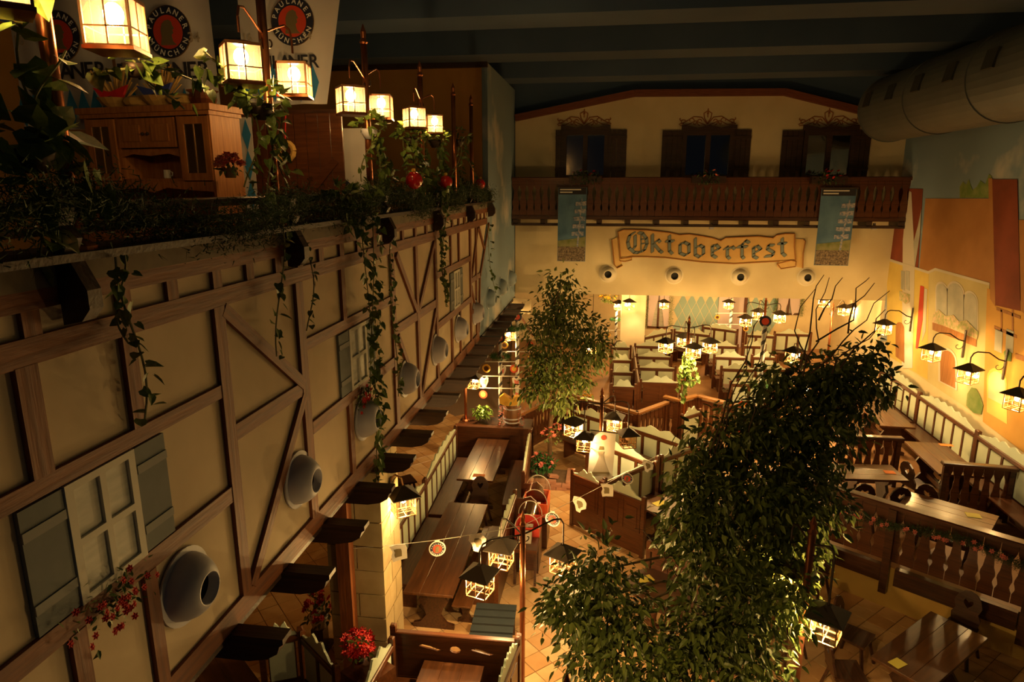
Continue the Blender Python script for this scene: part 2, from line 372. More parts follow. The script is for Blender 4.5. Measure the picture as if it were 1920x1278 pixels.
# ---- joist ends below the gallery
jm = MB().prism([(-.6, -.0), (.43, 0), (.43, -.04), (.40, -.06), (.38, -.12), (.3, -.17), (.16, -.2), (.02, -.2), (-.6, -.2)], .13, (0, -.065, 0), (1, 0, 0), (0, 0, 1), (0, 1, 0)).mesh('joist_end')
jm.materials.append(M['timber_dark'])
for k in range(21): ob('joist_end', jm, None, wl, (XL, 1.45 + k * .805, 3.40))
# ---- gallery slab, gallery back walls
g = struct(ob('floor_gallery', MB().box(-9.5, XL - .135, -1, YF, 5.15, 5.3), 'floor_wood'))
struct(ob('ceiling_below_gallery', MB().box(-9.5, XL - .06, -1, YF + 9, 3.41, 3.5), 'timber_dark'))
struct(ob('wall_gallery_end', MB().box(-9.5, XL - .14, 14.6, 14.75, 5.3, ZC), 'ochre'))
struct(ob('trim_1', MB().box(-9.5, XL, 14.5, 14.6, ZC - .1, ZC), 'timber_dark'))
struct(ob('wall_gallery_back', MB().box(-9.6, -9.5, -1, 14.7, 0, ZC), 'ochre'))
struct(ob('wall_below_gallery', MB().box(-7.6, -7.5, -1, 28, 0, 3.4), 'ochre'))
# ---- ceiling with cross beams
struct(ob('ceiling', MB().box(-9.6, 9.5, -1, YF + .2, ZC + .45, ZC + .6), 'blue_ceiling'))
for k, y in enumerate((2.2, 5.2, 8.2, 11.2, 14.2, 17.2)):
    struct(ob('trim_%d' % (k + 2), MB().box(-9.5, XR + .2, y - .45, y + .45, ZC, ZC + .45), 'blue_ceiling'))
# ---- far wall
gx = [at(967, 226, y=YF), at(1190, 180, y=YF), at(1470, 178, y=YF), at(1690, 232, y=YF)]
wf = struct(ob('wall_far', MB().prism([(XL, 3.52), (XR, 3.52), (XR, gx[3].z), (gx[2].x, gx[2].z), (gx[1].x, gx[1].z), (XL, gx[0].z)], .2, (0, YF, 0)), 'plaster_far'))
struct(ob('wall_far_upper', MB().box(-9.5, 9.5, YF + .2, YF + .35, 3.52, ZC + .5), 'blue_ceiling'))
for a, b in zip(gx[:-1], gx[1:]): board('gable_trim', (a.x, YF - .06, a.z + .06), (b.x, YF - .06, b.z + .06), .17, .16, 'roof_trim', wf)
# hall beyond the opening
struct(ob('ceiling_far', MB().box(-4, 9.5, YF + .2, 28, 3.52, 3.6), 'cream_wall'))
wb = struct(ob('wall_back', MB().box(-4, 9.5, 27.9, 28.1, 0, 3.6), 'cream_wall'))
struct(ob('wall_right_far', MB().box(9.0, 9.2, YF + .2, 28, 0, 3.6), 'cream_wall'))
struct(ob('wall_right_return', MB().box(XR, 9.2, YF, YF + .2, 0, 3.6), 'cream_wall'))
# blue lozenges painted on the back wall
lz = MB().prism([(0, -.34), (.17, 0), (0, .34), (-.17, 0)], .004, (0, -.004, 0)).mesh('lozenge'); lz.materials.append(M['lozenge_blue']); M['lozenge_blue'].node_tree.nodes['Principled BSDF'].inputs['Base Color'].default_value = (.3, .44, .42, 1)
for i in range(11):
    for j in range(4): ob('lozenge', lz, None, wb, (2.95 + i * .36 + (j % 2) * .18, 27.9, .75 + j * .36))
# ---- right wall with mural
wr = struct(ob('wall_right', MB().box(XR, XR + .15, -1, YF, 0, ZC + .5), 'painted_sky'))
def mur(name, pts, m, th=.004, off=0):
    P = [at(a, b, x=XR) for a, b in pts]
    return ob(name, MB().prism([(p.y, p.z) for p in P], th, (XR - off - th, 0, 0), (0, 1, 0), (0, 0, 1), (1, 0, 0)), m, wr)
mur('painted_ground', [(1640, 640), (1856, 640), (1990, 700), (1990, 1000), (1640, 720)], 'mural_cream', .004)
mur('painted_house', [(1664, 486), (1742, 512), (1755, 506), (1856, 534), (1852, 790), (1664, 665)], 'mural_olive', .004, .004)
mur('painted_house', [(1664, 486), (1742, 512), (1740, 712), (1664, 665)], 'mural_yellow', .003, .008)
mur('painted_roof', [(1664, 352), (1731, 354), (1722, 505), (1664, 486)], 'roof_red', .004, .004)
mur('painted_roof', [(1736, 372), (1860, 372), (1857, 534), (1755, 506), (1742, 512), (1724, 506)], 'mural_tan', .004, .006)
mur('painted_house', [(1852, 540), (1990, 590), (1990, 900), (1844, 790)], 'mural_orange', .003, .009)
mur('painted_roof', [(1861, 336), (1909, 336), (1915, 583), (1867, 572)], 'roof_red', .004, .012)
mur('painted_roof', [(1855, 334), (1862, 334), (1868, 575), (1858, 560)], 'mural_tan', .003, .014)
mur('painted_roof', [(1912, 412), (1990, 412), (1990, 640), (1916, 583)], 'mural_tan', .004, .010)
mur('painted_trees', [(1800, 371), (1800, 350), (1806, 340), (1812, 346), (1817, 336), (1824, 356), (1832, 350), (1839, 338), (1848, 345), (1855, 326), (1860, 330), (1860, 371)], 'mural_bush', .003, .004)
mur('painted_eave', [(1664, 488), (1742, 513), (1755, 507), (1857, 535), (1857, 530), (1755, 502), (1742, 508), (1664, 483)], 'mural_white', .006, .012)
mur('painted_tower', [(1692, 690), (1694, 450), (1698, 410), (1702, 395), (1706, 358), (1710, 360), (1712, 400), (1714, 440), (1716, 505), (1712, 690)], 'mural_white', .004, .012)
mur('painted_spire', [(1716, 500), (1714, 455), (1722, 425), (1729, 392), (1726, 440), (1716, 505)], 'mural_grey', .004, .014)
for x0 in (1691, 1700): mur('painted_window', [(x0, 507), (x0 + 7, 509), (x0 + 7, 545), (x0, 541)], 'mural_grey', .003, .018)
mur('painted_flowers', [(1688, 545), (1708, 552), (1707, 566), (1700, 570), (1688, 562)], 'mural_flower', .003, .018)
mur('painted_banner', [(1727, 535), (1734, 537), (1731, 600), (1722, 654), (1718, 652)], 'mural_red', .004, .014)
mur('painted_banner', [(1735, 540), (1740, 542), (1737, 620), (1730, 640)], 'mural_white', .004, .014)
def arch(name, x0, x1, yt, yb0, yb1, m, off, sk=.27):
    pts = [(x0, yb0)]; r = (x1 - x0) / 2; cx = (x0 + x1) / 2
    for k in range(9):
        a = math.pi - math.pi * k / 8; pts.append((cx + r * math.cos(a), yt + r * 1.3 - r * 1.3 * math.sin(a) + sk * r * math.cos(a)))
    pts.append((x1, yb1)); return mur(name, pts, m, .003, off)
for x0, x1, yt, yb in ((1757, 1777, 532, 592), (1778, 1808, 531, 604), (1809, 1833, 549, 618)):
    arch('painted_arch', x0 - 2, x1 + 2, yt - 4, yb + 2, yb + 8, 'mural_white', .010); arch('painted_window', x0, x1, yt, yb, yb + 6, 'mural_grey', .013)
mur('painted_balcony', [(1750, 602), (1833, 632), (1832, 650), (1750, 618)], 'mural_door', .006, .014)
mur('painted_flowers', [(1750, 604), (1752, 588), (1762, 580), (1775, 592), (1790, 590), (1800, 602), (1815, 600), (1828, 614), (1836, 622), (1834, 636), (1800, 622), (1770, 610)], 'mural_flower', .004, .02)
arch('painted_door', 1681, 1697, 604, 668, 680, 'mural_door', .02); arch('painted_arch', 1761, 1796, 652, 714, 732, 'mural_white', .016); arch('painted_door', 1765, 1793, 657, 714, 728, 'mural_door', .02)
for a, b, c, d in ((1866, 610, 1908, 628), (1870, 575, 1915, 592)): mur('painted_timber', [(a, b), (c, d), (c, d + 6), (a, b + 6)], 'mural_door', .004, .014)
for x in (1878, 1899): mur('painted_timber', [(x, 580), (x + 3, 581), (x + 3, 622), (x, 620)], 'mural_door', .004, .014)
for x in (1868, 1889): mur('painted_window', [(x, 616), (x + 14, 621), (x + 12, 662), (x - 2, 656)], 'mural_grey', .004, .014)
mur('painted_flowers', [(1884, 660), (1890, 654), (1899, 662), (1898, 678), (1886, 676)], 'mural_bush', .004, .02)
arch('painted_gate', 1852, 1890, 690, 772, 795, 'mural_yellow', .014); arch('painted_gate', 1855, 1888, 696, 745, 762, 'mural_cream', .018)
mur('painted_bush', [(1814, 760), (1816, 738), (1824, 726), (1832, 728), (1840, 742), (1846, 760), (1842, 776), (1828, 774)], 'mural_bush', .006, .02)
mur('painted_banister', [(1906, 662), (1990, 690), (1990, 700), (1906, 672)], 'mural_door', .004, .014)

# ================================================================ AIR NOZZLES
ORD = ('first', 'second', 'third', 'fourth', 'fifth', 'sixth', 'seventh', 'eighth', 'ninth', 'tenth')
def nozzle(loc, rz, m, label, group):
    t = thing('air_nozzle', label, 'air nozzle', loc, rz, group)
    ob('flange', nz_f[m], None, t); ob('cone', nz_c[m], None, t); ob('mouth', nz_m, None, t)
nz_f, nz_c = {}, {}
for m in ('white_metal', 'nozzle_cream', 'nozzle_blue'):
    a = MB().lathe([(.25, 0), (.25, .012), (.2, .014)], 28, axis=0).mesh('flange'); a.materials.append(M[m]); nz_f[m] = a
    b = MB().lathe([(.215, .01), (.205, .06), (.18, .11), (.145, .15), (.108, .175), (.1, .175), (.1, .10)], 28, axis=0, cap=False).mesh('cone'); b.materials.append(M[m]); b.shade_smooth(); nz_c[m] = b
nz_m = MB().lathe([(.1, .1), (.001, .1)], 24, axis=0).mesh('mouth'); nz_m.materials.append(M['black'])
for i, y in enumerate((3.43, 5.02, 6.6, 8.15, 9.74, 11.3, 12.85)):
    nozzle((XL + .01, y, 4.03), 0, 'white_metal', 'pale air nozzle on the half-timbered wall, %s from the sky-blue wall' % ORD[6 - i], 'air nozzles on the half-timbered wall')
for i, y in enumerate((14.5, 16.2, 17.8)):
    nozzle((XL - .015, y, 4.05), 0, 'nozzle_blue', 'blue air nozzle on the sky-painted wall, %s from the far wall' % ORD[2 - i], 'blue air nozzles')
for i, (px, py) in enumerate(((1140, 513), (1264, 516), (1387, 518), (1512, 519))):
    p = at(px, py, y=YF); nozzle(p, -math.pi / 2, 'nozzle_cream', 'cream air nozzle below the Oktoberfest scroll, %s from the sky-blue wall' % ORD[i], 'air nozzles on the far wall')

# ================================================================ FAR WALL: windows, balcony, sign
def far_window(px0, px1, sh, n):
    a = at(px0, 243, y=YF); b = at(px1, 335, y=YF); x0, x1, z1, z0 = a.x, b.x, a.z, b.z
    r = struct(ob('window_%d' % n, MB().prism([[(x0, z0), (x1, z0), (x1, z1), (x0, z1)], [(x0 + .1, z0 + .1), ((x0 + x1) / 2 - .06, z0 + .1), ((x0 + x1) / 2 - .06, z1 - .15), (x0 + .1, z1 - .15)], [((x0 + x1) / 2 + .06, z0 + .1), (x1 - .1, z0 + .1), (x1 - .1, z1 - .15), ((x0 + x1) / 2 + .06, z1 - .15)]], .12, (0, YF - .1, 0)), 'timber_dark'))
    ob('pane', MB().box(x0 + .1, x1 - .1, YF - .04, YF - .03, z0 + .1, z1 - .15), 'dark_glass', r)
    ob('painted_room_dark', MB().box(x0 + .1, x1 - .1, YF - .02, YF - .01, z0 + .1, z1 - .15), 'black', r)  # black sheet behind the pane, painting in the darkness of an unlit room
    ob('cornice', MB().prism([(x0 - .05, z1 - .02), (x0 - .05, z1 + .1), (x0 + .15, z1 + .08), (x0 + .35, z1 + .03), ((x0 + x1) / 2, z1 + .1), (x1 - .35, z1 + .03), (x1 - .15, z1 + .08), (x1 + .05, z1 + .1), (x1 + .05, z1 - .02)], .1, (0, YF - .16, 0)), 'timber_dark', r)
    for a0, a1 in sh:
        u0 = at(a0, 245, y=YF).x; u1 = at(a1, 245, y=YF).x; s = None; k = max(2, int(round((u1 - u0) / .13)))
        for i in range(k): ob('shutter_plank', MB().box(u0 + (u1 - u0) * i / k + .004, u0 + (u1 - u0) * (i + 1) / k - .004, YF - .05, YF - .015, z0, z1 - .02), 'timber_dark', r)
        for z in (z0 + .2, z1 - .25): ob('shutter_batten', MB().box(u0, u1, YF - .07, YF - .05, z, z + .08), 'timber_dark', r)
far_window(1056, 1138, ((1042, 1056), (1138, 1176)), 5); far_window(1281, 1370, ((1242, 1280), (1371, 1409)), 6); far_window(1508, 1594, ((1467, 1507), (1595, 1634)), 7)
# painted scroll ornaments above the windows
def spiral(cx, cz, r, a0, turns, s=1, n=14): return [(cx + s * r * (1 - .75 * i / n) * math.cos(a0 + turns * i / n), 0, cz + r * (1 - .75 * i / n) * math.sin(a0 + turns * i / n)) for i in range(n + 1)]
om = MB()
for s in (-1, 1):
    for cx, cz, r, a0, tn in ((.18, .1, .1, -1.5, 4.5), (.42, .12, .09, 3.6, -4.2), (.62, .08, .075, 2.6, -5), (.68, .17, .05, 3.5, 4), (.33, .06, .05, 2.5, 4.5)): om.tube([(s * x, 0, z) for x, _, z in spiral(cx, cz, r, a0, tn)], .013, 5)
    om.tube([(0, 0, .03), (s * .15, 0, .2), (s * .35, 0, .22), (s * .55, 0, .1), (s * .72, 0, .03)], .014, 5); om.tube([(s * .03, 0, 0), (s * .3, 0, .12), (s * .5, 0, .02), (s * .7, 0, .0)], .012, 5)
    om.tube([(0, 0, .05), (s * .08, 0, .18), (s * .1, 0, .3), (0, 0, .36)], .015, 5)
om.tube([(0, 0, .2), (0, 0, .42)], .014, 5); om.sphere((0, 0, .3), .03, 6, 4)
ome = om.mesh('scroll_ornament'); ome.materials.append(M['ornament'])
for px in (1095, 1326, 1552):
    p = at(px, 235, y=YF); o = ob('scroll_ornament', ome, None, wf, (p.x, YF - .01, p.z)); o.scale = (1, .4, 1)
# balcony
YB = 18.15
bal = thing('balcony', 'dark wooden balcony with cut-out baluster boards across the far wall', 'balcony', (0, YB, 5.5))
def shaped_board(w, h, th, waist=.45):
    # plank whose wavy edges leave vase-shaped gaps between neighbours
    prof = [(0, 1), (.16, 1), (.2, .82), (.25, .70), (.31, .8), (.36, .95), (.42, .9), (.5, .68), (.6, waist + .1), (.68, waist), (.76, .62), (.82, .85), (.87, 1), (1, 1)]
    L = [(-w / 2 * a, h * t) for t, a in prof]; Rr = [(w / 2 * a, h * t) for t, a in reversed(prof)]
    return MB().prism(L[::-1] + Rr[::-1] if False else [(-w / 2 * a, h * t) for t, a in prof] + [(w / 2 * a, h * t) for t, a in reversed(prof)], th, (0, -th / 2, 0)).mesh('baluster_board')
nb = 50; bw = (XR - XL) / nb
bb = shaped_board(bw * .97, .93, .03); bb.materials.append(M['wood'])
for i in range(nb): ob('baluster_board', bb, None, bal, (XL + bw * (i + .5), 0, .2))
ob('handrail', MB().cbox(XL, XR, -.08, .06, 1.13, 1.22, .015), 'wood', bal); ob('bottom_rail', MB().box(XL, XR, -.04, .04, .12, .21), 'wood_dark', bal)
ob('edge_beam', MB().box(XL, XR, -.04, .1, -.05, .02), 'timber_dark', bal)
for i in range(14): ob('joist_end', MB().box(XL + .02 + i * .75, XL + .16 + i * .75, -.04, .55, .0, .13), 'timber_dark', bal)
ob('deck', MB().box(XL, XR, .1, .58, .13, .18), 'timber_dark', bal)
# flower boxes on the balcony rail
def clump(name, label, cat, c, r, n, size, mleaf, mflow, nfl, fsize, parent=None, group=None, box=None, flat=1.0, potm=None):
    t = thing(name, label, cat, c, 0, group)
    if box: ob('planter_box', MB().box(-box, box, -.1, .1, -.12, .05), 'timber_dark', t)
    if potm: ob('pot', MB().lathe([(r * .42, -r * .95), (r * .6, -r * .2), (r * .64, -r * .15), (r * .5, -r * .15)], 14), potm, t, smooth=True)
    P = RNG.normal(size=(n, 3)); P /= np.linalg.norm(P, axis=1)[:, None]; P *= (RNG.random((n, 1)) ** .4) * r; P[:, 2] *= flat; P[:, 2] = np.maximum(P[:, 2], -r * .3)
    if box: P[:, 0] *= box / r
    ob('foliage', leaf_mesh(P, size, 'foliage'), mleaf, t, kind='stuff')
    if nfl:
        fm = flower_mesh(fsize); fm = fm.copy(); fm.materials.clear(); fm.materials.append(M[mflow])
        for k in range(nfl):
            d = RNG.normal(size=3); d[1] -= .5; d[2] = abs(d[2]); d /= np.linalg.norm(d); q = d * r * .95; q[2] *= flat
            if box: q[0] *= box / r
            o = ob('flower', fm, None, t, tuple(q)); o.rotation_euler = (random.uniform(-.8, .8), random.uniform(-.8, .8), random.uniform(0, 6))
    return t
LEAF = np.array([(0, 0, 0), (.25, .22, .04), (.6, .19, .02), (1.05, 0, -.1), (.6, -.19, .02), (.25, -.22, .04), (.5, 0, -.03)])
LEAF_F = [(0, 6, 1), (1, 6, 2), (2, 6, 3), (3, 6, 4), (4, 6, 5), (5, 6, 0)]
HEART = np.array([(0, 0, 0), (-.12, .28, .02), (.12, .42, .05), (.5, .33, .03), (1, 0, -.1), (.5, -.33, .03), (.12, -.42, .05), (-.12, -.28, .02), (.4, 0, -.05)])
HEART_F = [(0, 8, 1), (1, 8, 2), (2, 8, 3), (3, 8, 4), (4, 8, 5), (5, 8, 6), (6, 8, 7), (7, 8, 0)]
def rand_rot(n, droop=0.0, out=None):
    d = RNG.normal(size=(n, 3)) * .6
    if out is not None: d += out
    d[:, 2] -= droop; d /= np.linalg.norm(d, axis=1)[:, None] + 1e-6
    u = RNG.normal(size=(n, 3)) * .5 + np.array([0, 0, 1.0]); u -= d * (u * d).sum(1)[:, None]; u /= np.linalg.norm(u, axis=1)[:, None] + 1e-6
    s = np.cross(u, d); return np.stack([d, s, u], 1)          # rows are the leaf axes
def leaf_mesh(P, size, name='foliage', droop=.6, out=None, base=LEAF, faces=LEAF_F, rot=None, var=.35):
    n = len(P); Rm = rand_rot(n, droop, out) if rot is None else rot
    sz = size * (1 + RNG.uniform(-var, var, n))
    V = np.einsum('kj,nji->nki', base, Rm) * sz[:, None, None] + np.asarray(P)[:, None, :]
    k = len(base); Fc = (np.array(faces)[None] + (np.arange(n) * k)[:, None, None]).reshape(-1, 3)
    me = bpy.data.meshes.new(name); me.from_pydata(V.reshape(-1, 3).tolist(), [], Fc.tolist()); me.update(); return me
_fm = {}
def flower_mesh(s):
    if s in _fm: return _fm[s]
    mb = MB()
    for k in range(6):
        a = k * math.pi / 3; c, n_ = math.cos(a), math.sin(a)
        mb.add([(0, 0, 0), (s * (.5 * c - .3 * n_), s * (.5 * n_ + .3 * c), s * .25), (s * c, s * n_, s * .15), (s * (.5 * c + .3 * n_), s * (.5 * n_ - .3 * c), s * .25)], [(0, 1, 2, 3)])
    mb.sphere((0, 0, s * .1), s * .25, 6, 4); _fm[s] = mb.mesh('flower'); return _fm[s]
for px, fl_ in ((1098, 'red_flower'), (1328, 'pink_flower'), (1552, 'red_flower')):
    p = at(px, 325, y=YB - .1)
    clump('flower_box', {1098: 'balcony flower box with a few red blooms at the window by the sky-blue wall', 1328: 'dark balcony flower box with dull pink blooms at the middle window', 1552: 'balcony flower box with many red blooms below the round duct'}[px], 'flower box', (p.x, YB - .22, p.z - .12), .22, 260, .09, 'needle', fl_, {1098: 7, 1328: 8, 1552: 14}[px], .05, group='balcony flower boxes', box=.42)
# printed hanging banners
def banner_pic(px0, px1, py0, py1, label):
    a = at(px0, py0, y=YB - .098); b = at(px1, py1, y=YB - .098); w_, h_ = b.x - a.x, a.z - b.z
    t = thing('hanging_banner', label, 'banner', (a.x, YB - .098, b.z), 0, 'printed festival banners')
    ob('cloth', MB().box(0, w_, 0, .012, 0, h_), 'pic_sky', t); ob('rod', MB().tube([(-.04, 0, h_), (w_ + .04, 0, h_)], .018), 'iron', t)
    ob('crowd_print', MB().box(.01, w_ - .01, -.004, 0, .01, h_ * .2), 'pic_crowd', t)
    ob('meadow_print', MB().prism([(.01, h_ * .2), (w_ - .01, h_ * .2), (w_ - .01, h_ * .34), (w_ * .6, h_ * .31), (.01, h_ * .28)], .004, (0, -.004, 0)), 'pic_hill', t)
    q = ob('maypole_print', MB().prism([(w_ * .68, h_ * .2), (w_ * .74, h_ * .2), (w_ * .86, h_ * .85), (w_ * .82, h_ * .85)], .004, (0, -.007, 0)), 'pic_pole', t)
    for k in range(5): ob('pole_sign_print', MB().prism([(w_ * (.5 + .03 * k), h_ * (.35 + .1 * k)), (w_ * (.92 + .02 * k), h_ * (.35 + .1 * k)), (w_ * (.92 + .02 * k), h_ * (.41 + .1 * k)), (w_ * (.5 + .03 * k), h_ * (.40 + .1 * k))], .004, (0, -.009, 0)), 'pic_pole', t)
    ob('title_block', MB().box(.01, w_ - .01, -.004, 0, h_ * .9, h_ - .02), 'ink', t)
    for k, (x0, x1) in enumerate(((.06, .8), (.06, .5))):
        ob('title_line', MB().box(w_ * x0, w_ * x1, -.007, -.004, h_ * (.955 - .035 * k), h_ * (.972 - .035 * k)), 'logo_white', t)
banner_pic(1047, 1097, 350, 490, 'tall printed festival banner hung from the balcony by the sky-blue wall')
banner_pic(1541, 1590, 352, 498, 'tall printed festival banner hung from the balcony toward the mural wall')
# Oktoberfest scroll
S0 = at(1152, 470, y=YF)
def SP(cx, cy):      # crop coordinates of the sign (1130..1530 x 400..540 shown 4.8x) -> wall
    p = at(1130 + cx / 4.8, 400 + cy / 4.8, y=YF); return (p.x, p.z)
sg = thing('oktoberfest_scroll', 'painted parchment scroll sign reading Oktoberfest in blue blackletter', 'sign', (0, YF, 0))
top = [(138, 165), (190, 145), (400, 150), (600, 172), (690, 192), (780, 186), (900, 205), (985, 220), (1060, 245), (1105, 218), (1250, 212), (1400, 205), (1530, 220), (1560, 195), (1640, 182), (1725, 182)]
bot = [(1730, 420), (1500, 432), (1180, 450), (900, 435), (700, 412), (560, 395), (400, 388), (250, 388), (160, 405)]
ob('parchment', MB().prism([SP(*p) for p in top + bot], .03, (0, -.035, 0)), 'scroll_paper', sg)
ob('parchment_fold', MB().prism([SP(*p) for p in ((82, 235), (135, 210), (160, 300), (155, 400), (180, 470), (130, 490), (105, 460))], .02, (0, -.025, 0)), 'scroll_paper', sg)
ob('parchment_fold', MB().prism([SP(*p) for p in ((1725, 225), (1800, 232), (1818, 250), (1800, 360), (1795, 490), (1745, 480), (1720, 330))], .02, (0, -.025, 0)), 'scroll_paper', sg)
ob('parchment_curl', MB().prism([SP(*p) for p in ((155, 405), (185, 390), (262, 392), (262, 415), (200, 430), (160, 425))], .03, (0, -.055, 0)), 'scroll_paper', sg)
ob('parchment_curl', MB().prism([SP(*p) for p in ((1565, 450), (1590, 425), (1690, 420), (1735, 430), (1730, 475), (1600, 495), (1570, 480))], .03, (0, -.055, 0)), 'scroll_paper', sg)
ed = MB()
for L in (top, bot, [(82, 235), (105, 460), (130, 490), (180, 465)], [(1800, 232), (1818, 250), (1800, 360), (1795, 490)], [(160, 405), (262, 392), (260, 415), (200, 430), (155, 425)], [(1565, 450), (1690, 420), (1735, 430), (1730, 475), (1600, 495), (1565, 450)], [(138, 165), (150, 260), (160, 400)], [(1725, 182), (1722, 300), (1732, 420)]):
    ed.tube([(*[SP(*p)[0]], -.04 if L in (top, bot) else -.05, SP(*p)[1]) for p in L], .018, 5)
ob('inked_outline', ed, 'scroll_edge', sg)
def hull(P):
    P = sorted(set((round(a, 5), round(b, 5)) for a, b in P)); lo, up = [], []
    for seq, H in ((P, lo), (P[::-1], up)):
        for p in seq:
            while len(H) > 1 and (H[-1][0] - H[-2][0]) * (p[1] - H[-2][1]) - (H[-1][1] - H[-2][1]) * (p[0] - H[-2][0]) <= 0: H.pop()
            H.append(p)
    return lo[:-1] + up[:-1]
GLY = {  # pen strokes, crop pixels of the sign
    'O': [[(285, 172), (245, 195), (226, 255), (238, 310), (285, 350), (320, 352)], [(320, 352), (375, 330), (398, 275), (392, 222), (360, 180), (325, 172)], [(292, 200), (292, 295), (280, 315)]],
    'O_line': [[(345, 185), (345, 345)], [(345, 232), (392, 230)], [(345, 272), (392, 268)]],
    'k': [[(447, 190), (447, 345)], [(455, 270), (500, 238), (515, 255)], [(465, 278), (512, 335), (535, 350)]],
    't': [[(600, 200), (600, 335), (625, 360)], [(572, 248), (635, 248)]],
    'o': [[(695, 275), (695, 355), (740, 375)], [(775, 275), (775, 355), (740, 375)], [(695, 280), (735, 258), (775, 280)]],
    'b': [[(832, 225), (832, 370), (868, 390)], [(905, 300), (905, 365), (868, 390)], [(840, 305), (875, 285), (905, 305)]],
    'e': [[(985, 290), (985, 375), (1020, 395)], [(985, 295), (1020, 282), (1050, 312), (990, 345)]],
    'r': [[(1120, 300), (1120, 385), (1140, 405)], [(1128, 320), (1165, 300), (1185, 318)], [(1095, 318), (1120, 300)]],
    'f': [[(1252, 275), (1252, 385), (1268, 402)], [(1252, 280), (1285, 245), (1315, 262)], [(1215, 300), (1295, 298)]],
    'e2': [[(1355, 305), (1355, 385), (1388, 402)], [(1355, 310), (1390, 292), (1420, 322), (1360, 355)]],
    's': [[(1535, 285), (1490, 285), (1480, 318), (1535, 350), (1525, 378), (1460, 385)]],
    't2': [[(1612, 225), (1612, 355), (1640, 380)], [(1580, 270), (1645, 268)]]}
for m_, nl, nd, dy in (('letter_edge', 16, 5.5, -.045), ('letter_blue', 12, 3, -.05)):
    for ch, strokes in GLY.items():
        mb = MB()
        a = math.radians(-38); n1 = (math.cos(a) * nl, math.sin(a) * nl); n2 = (-math.sin(a) * nd, math.cos(a) * nd)
        if ch == 'O_line': n1 = (n1[0] * .22, n1[1] * .22)
        for st in strokes:
            for p, q in zip(st[:-1], st[1:]):
                H = hull([(c[0] + s1 * n1[0] + s2 * n2[0], c[1] + s1 * n1[1] + s2 * n2[1]) for c in (p, q) for s1 in (-1, 1) for s2 in (-1, 1)])
                mb.prism([SP(*h_) for h_ in H], .008, (0, dy, 0))
        ob('letter_' + ch[0].lower() if m_ == 'letter_blue' else 'letter_edging', mb, m_, sg)
# security cameras below the balcony
for px, lb in ((1334, 'tiny white sensor under the balcony edge above the scroll'), (1639, 'tiny white sensor under the balcony edge near the mural wall')):
    p = at(px, 423, y=YB + .1); t = thing('sensor', lb, 'sensor', (p.x, YB + .1, p.z - .06)); ob('bracket', MB().box(-.03, .03, -.02, .02, .05, .13), 'white_metal', t); ob('lens_box', MB().cbox(-.05, .05, -.07, .05, -.03, .05), 'white_metal', t)
# ================================================================ VENT DUCT
DX, DZ, DR = 6.35, 8.22, .72
dk = thing('ventilation_duct', 'large round sheet-metal duct with square grilles under the ceiling', 'duct', (DX, 17.2, DZ))
for k in range(7): ob('duct_section', MB().lathe([(DR, -2.4 * k - 2.4), (DR, -2.4 * k - .03), (DR + .02, -2.4 * k - .03), (DR + .02, -2.4 * k), (DR - .02, -2.4 * k)], 40, axis=1, cap=False), 'duct', dk, smooth=False)
ob('end_cap', MB().lathe([(DR, 0), (DR * .97, .12), (DR * .8, .2), (.01, .22)], 40, axis=1, cap=False), 'duct', dk)
for k in range(9):
    gme = MB().box(-.03, .01, -.16, .16, -.15, .15); y = -.5 - k * 1.25; a = math.radians(168)
    o = ob('grille', gme, 'grille', dk, (DR * math.cos(a), y, DR * math.sin(a))); o.rotation_euler = (0, math.radians(12), 0)

# ================================================================ FURNITURE
CREST = [[(0, .12), (.12, .2), (.26, .55), (.36, 1), (.41, .9), (.5, .66), (.59, .9), (.64, 1), (.74, .55), (.88, .2), (1, .12)],
         [(0, .1), (.05, .25), (.15, .5), (.2, .8), (.25, .62), (.31, .95), (.37, .7), (.44, 1), (.5, .75), (.56, 1), (.63, .7), (.69, .95), (.75, .62), (.8, .8), (.85, .5), (.95, .25), (1, .1)],
         [(0, .06), (.12, .12), (.24, .75), (.31, 1), (.4, 1), (.45, .85), (.5, .8), (.55, .85), (.6, 1), (.69, 1), (.76, .75), (.88, .12), (1, .06)]]
def crest_poly(L, h, style):
    K = CREST[style]; pts = []
    for i in range(49):
        t = i / 48
        for (a, x), (b, y) in zip(K[:-1], K[1:]):
            if a <= t <= b:
                u = (t - a) / (b - a); u = u * u * (3 - 2 * u); pts.append((L * t, h * (x + (y - x) * u))); break
    return [(0, -.01)] + pts + [(L, -.01)]
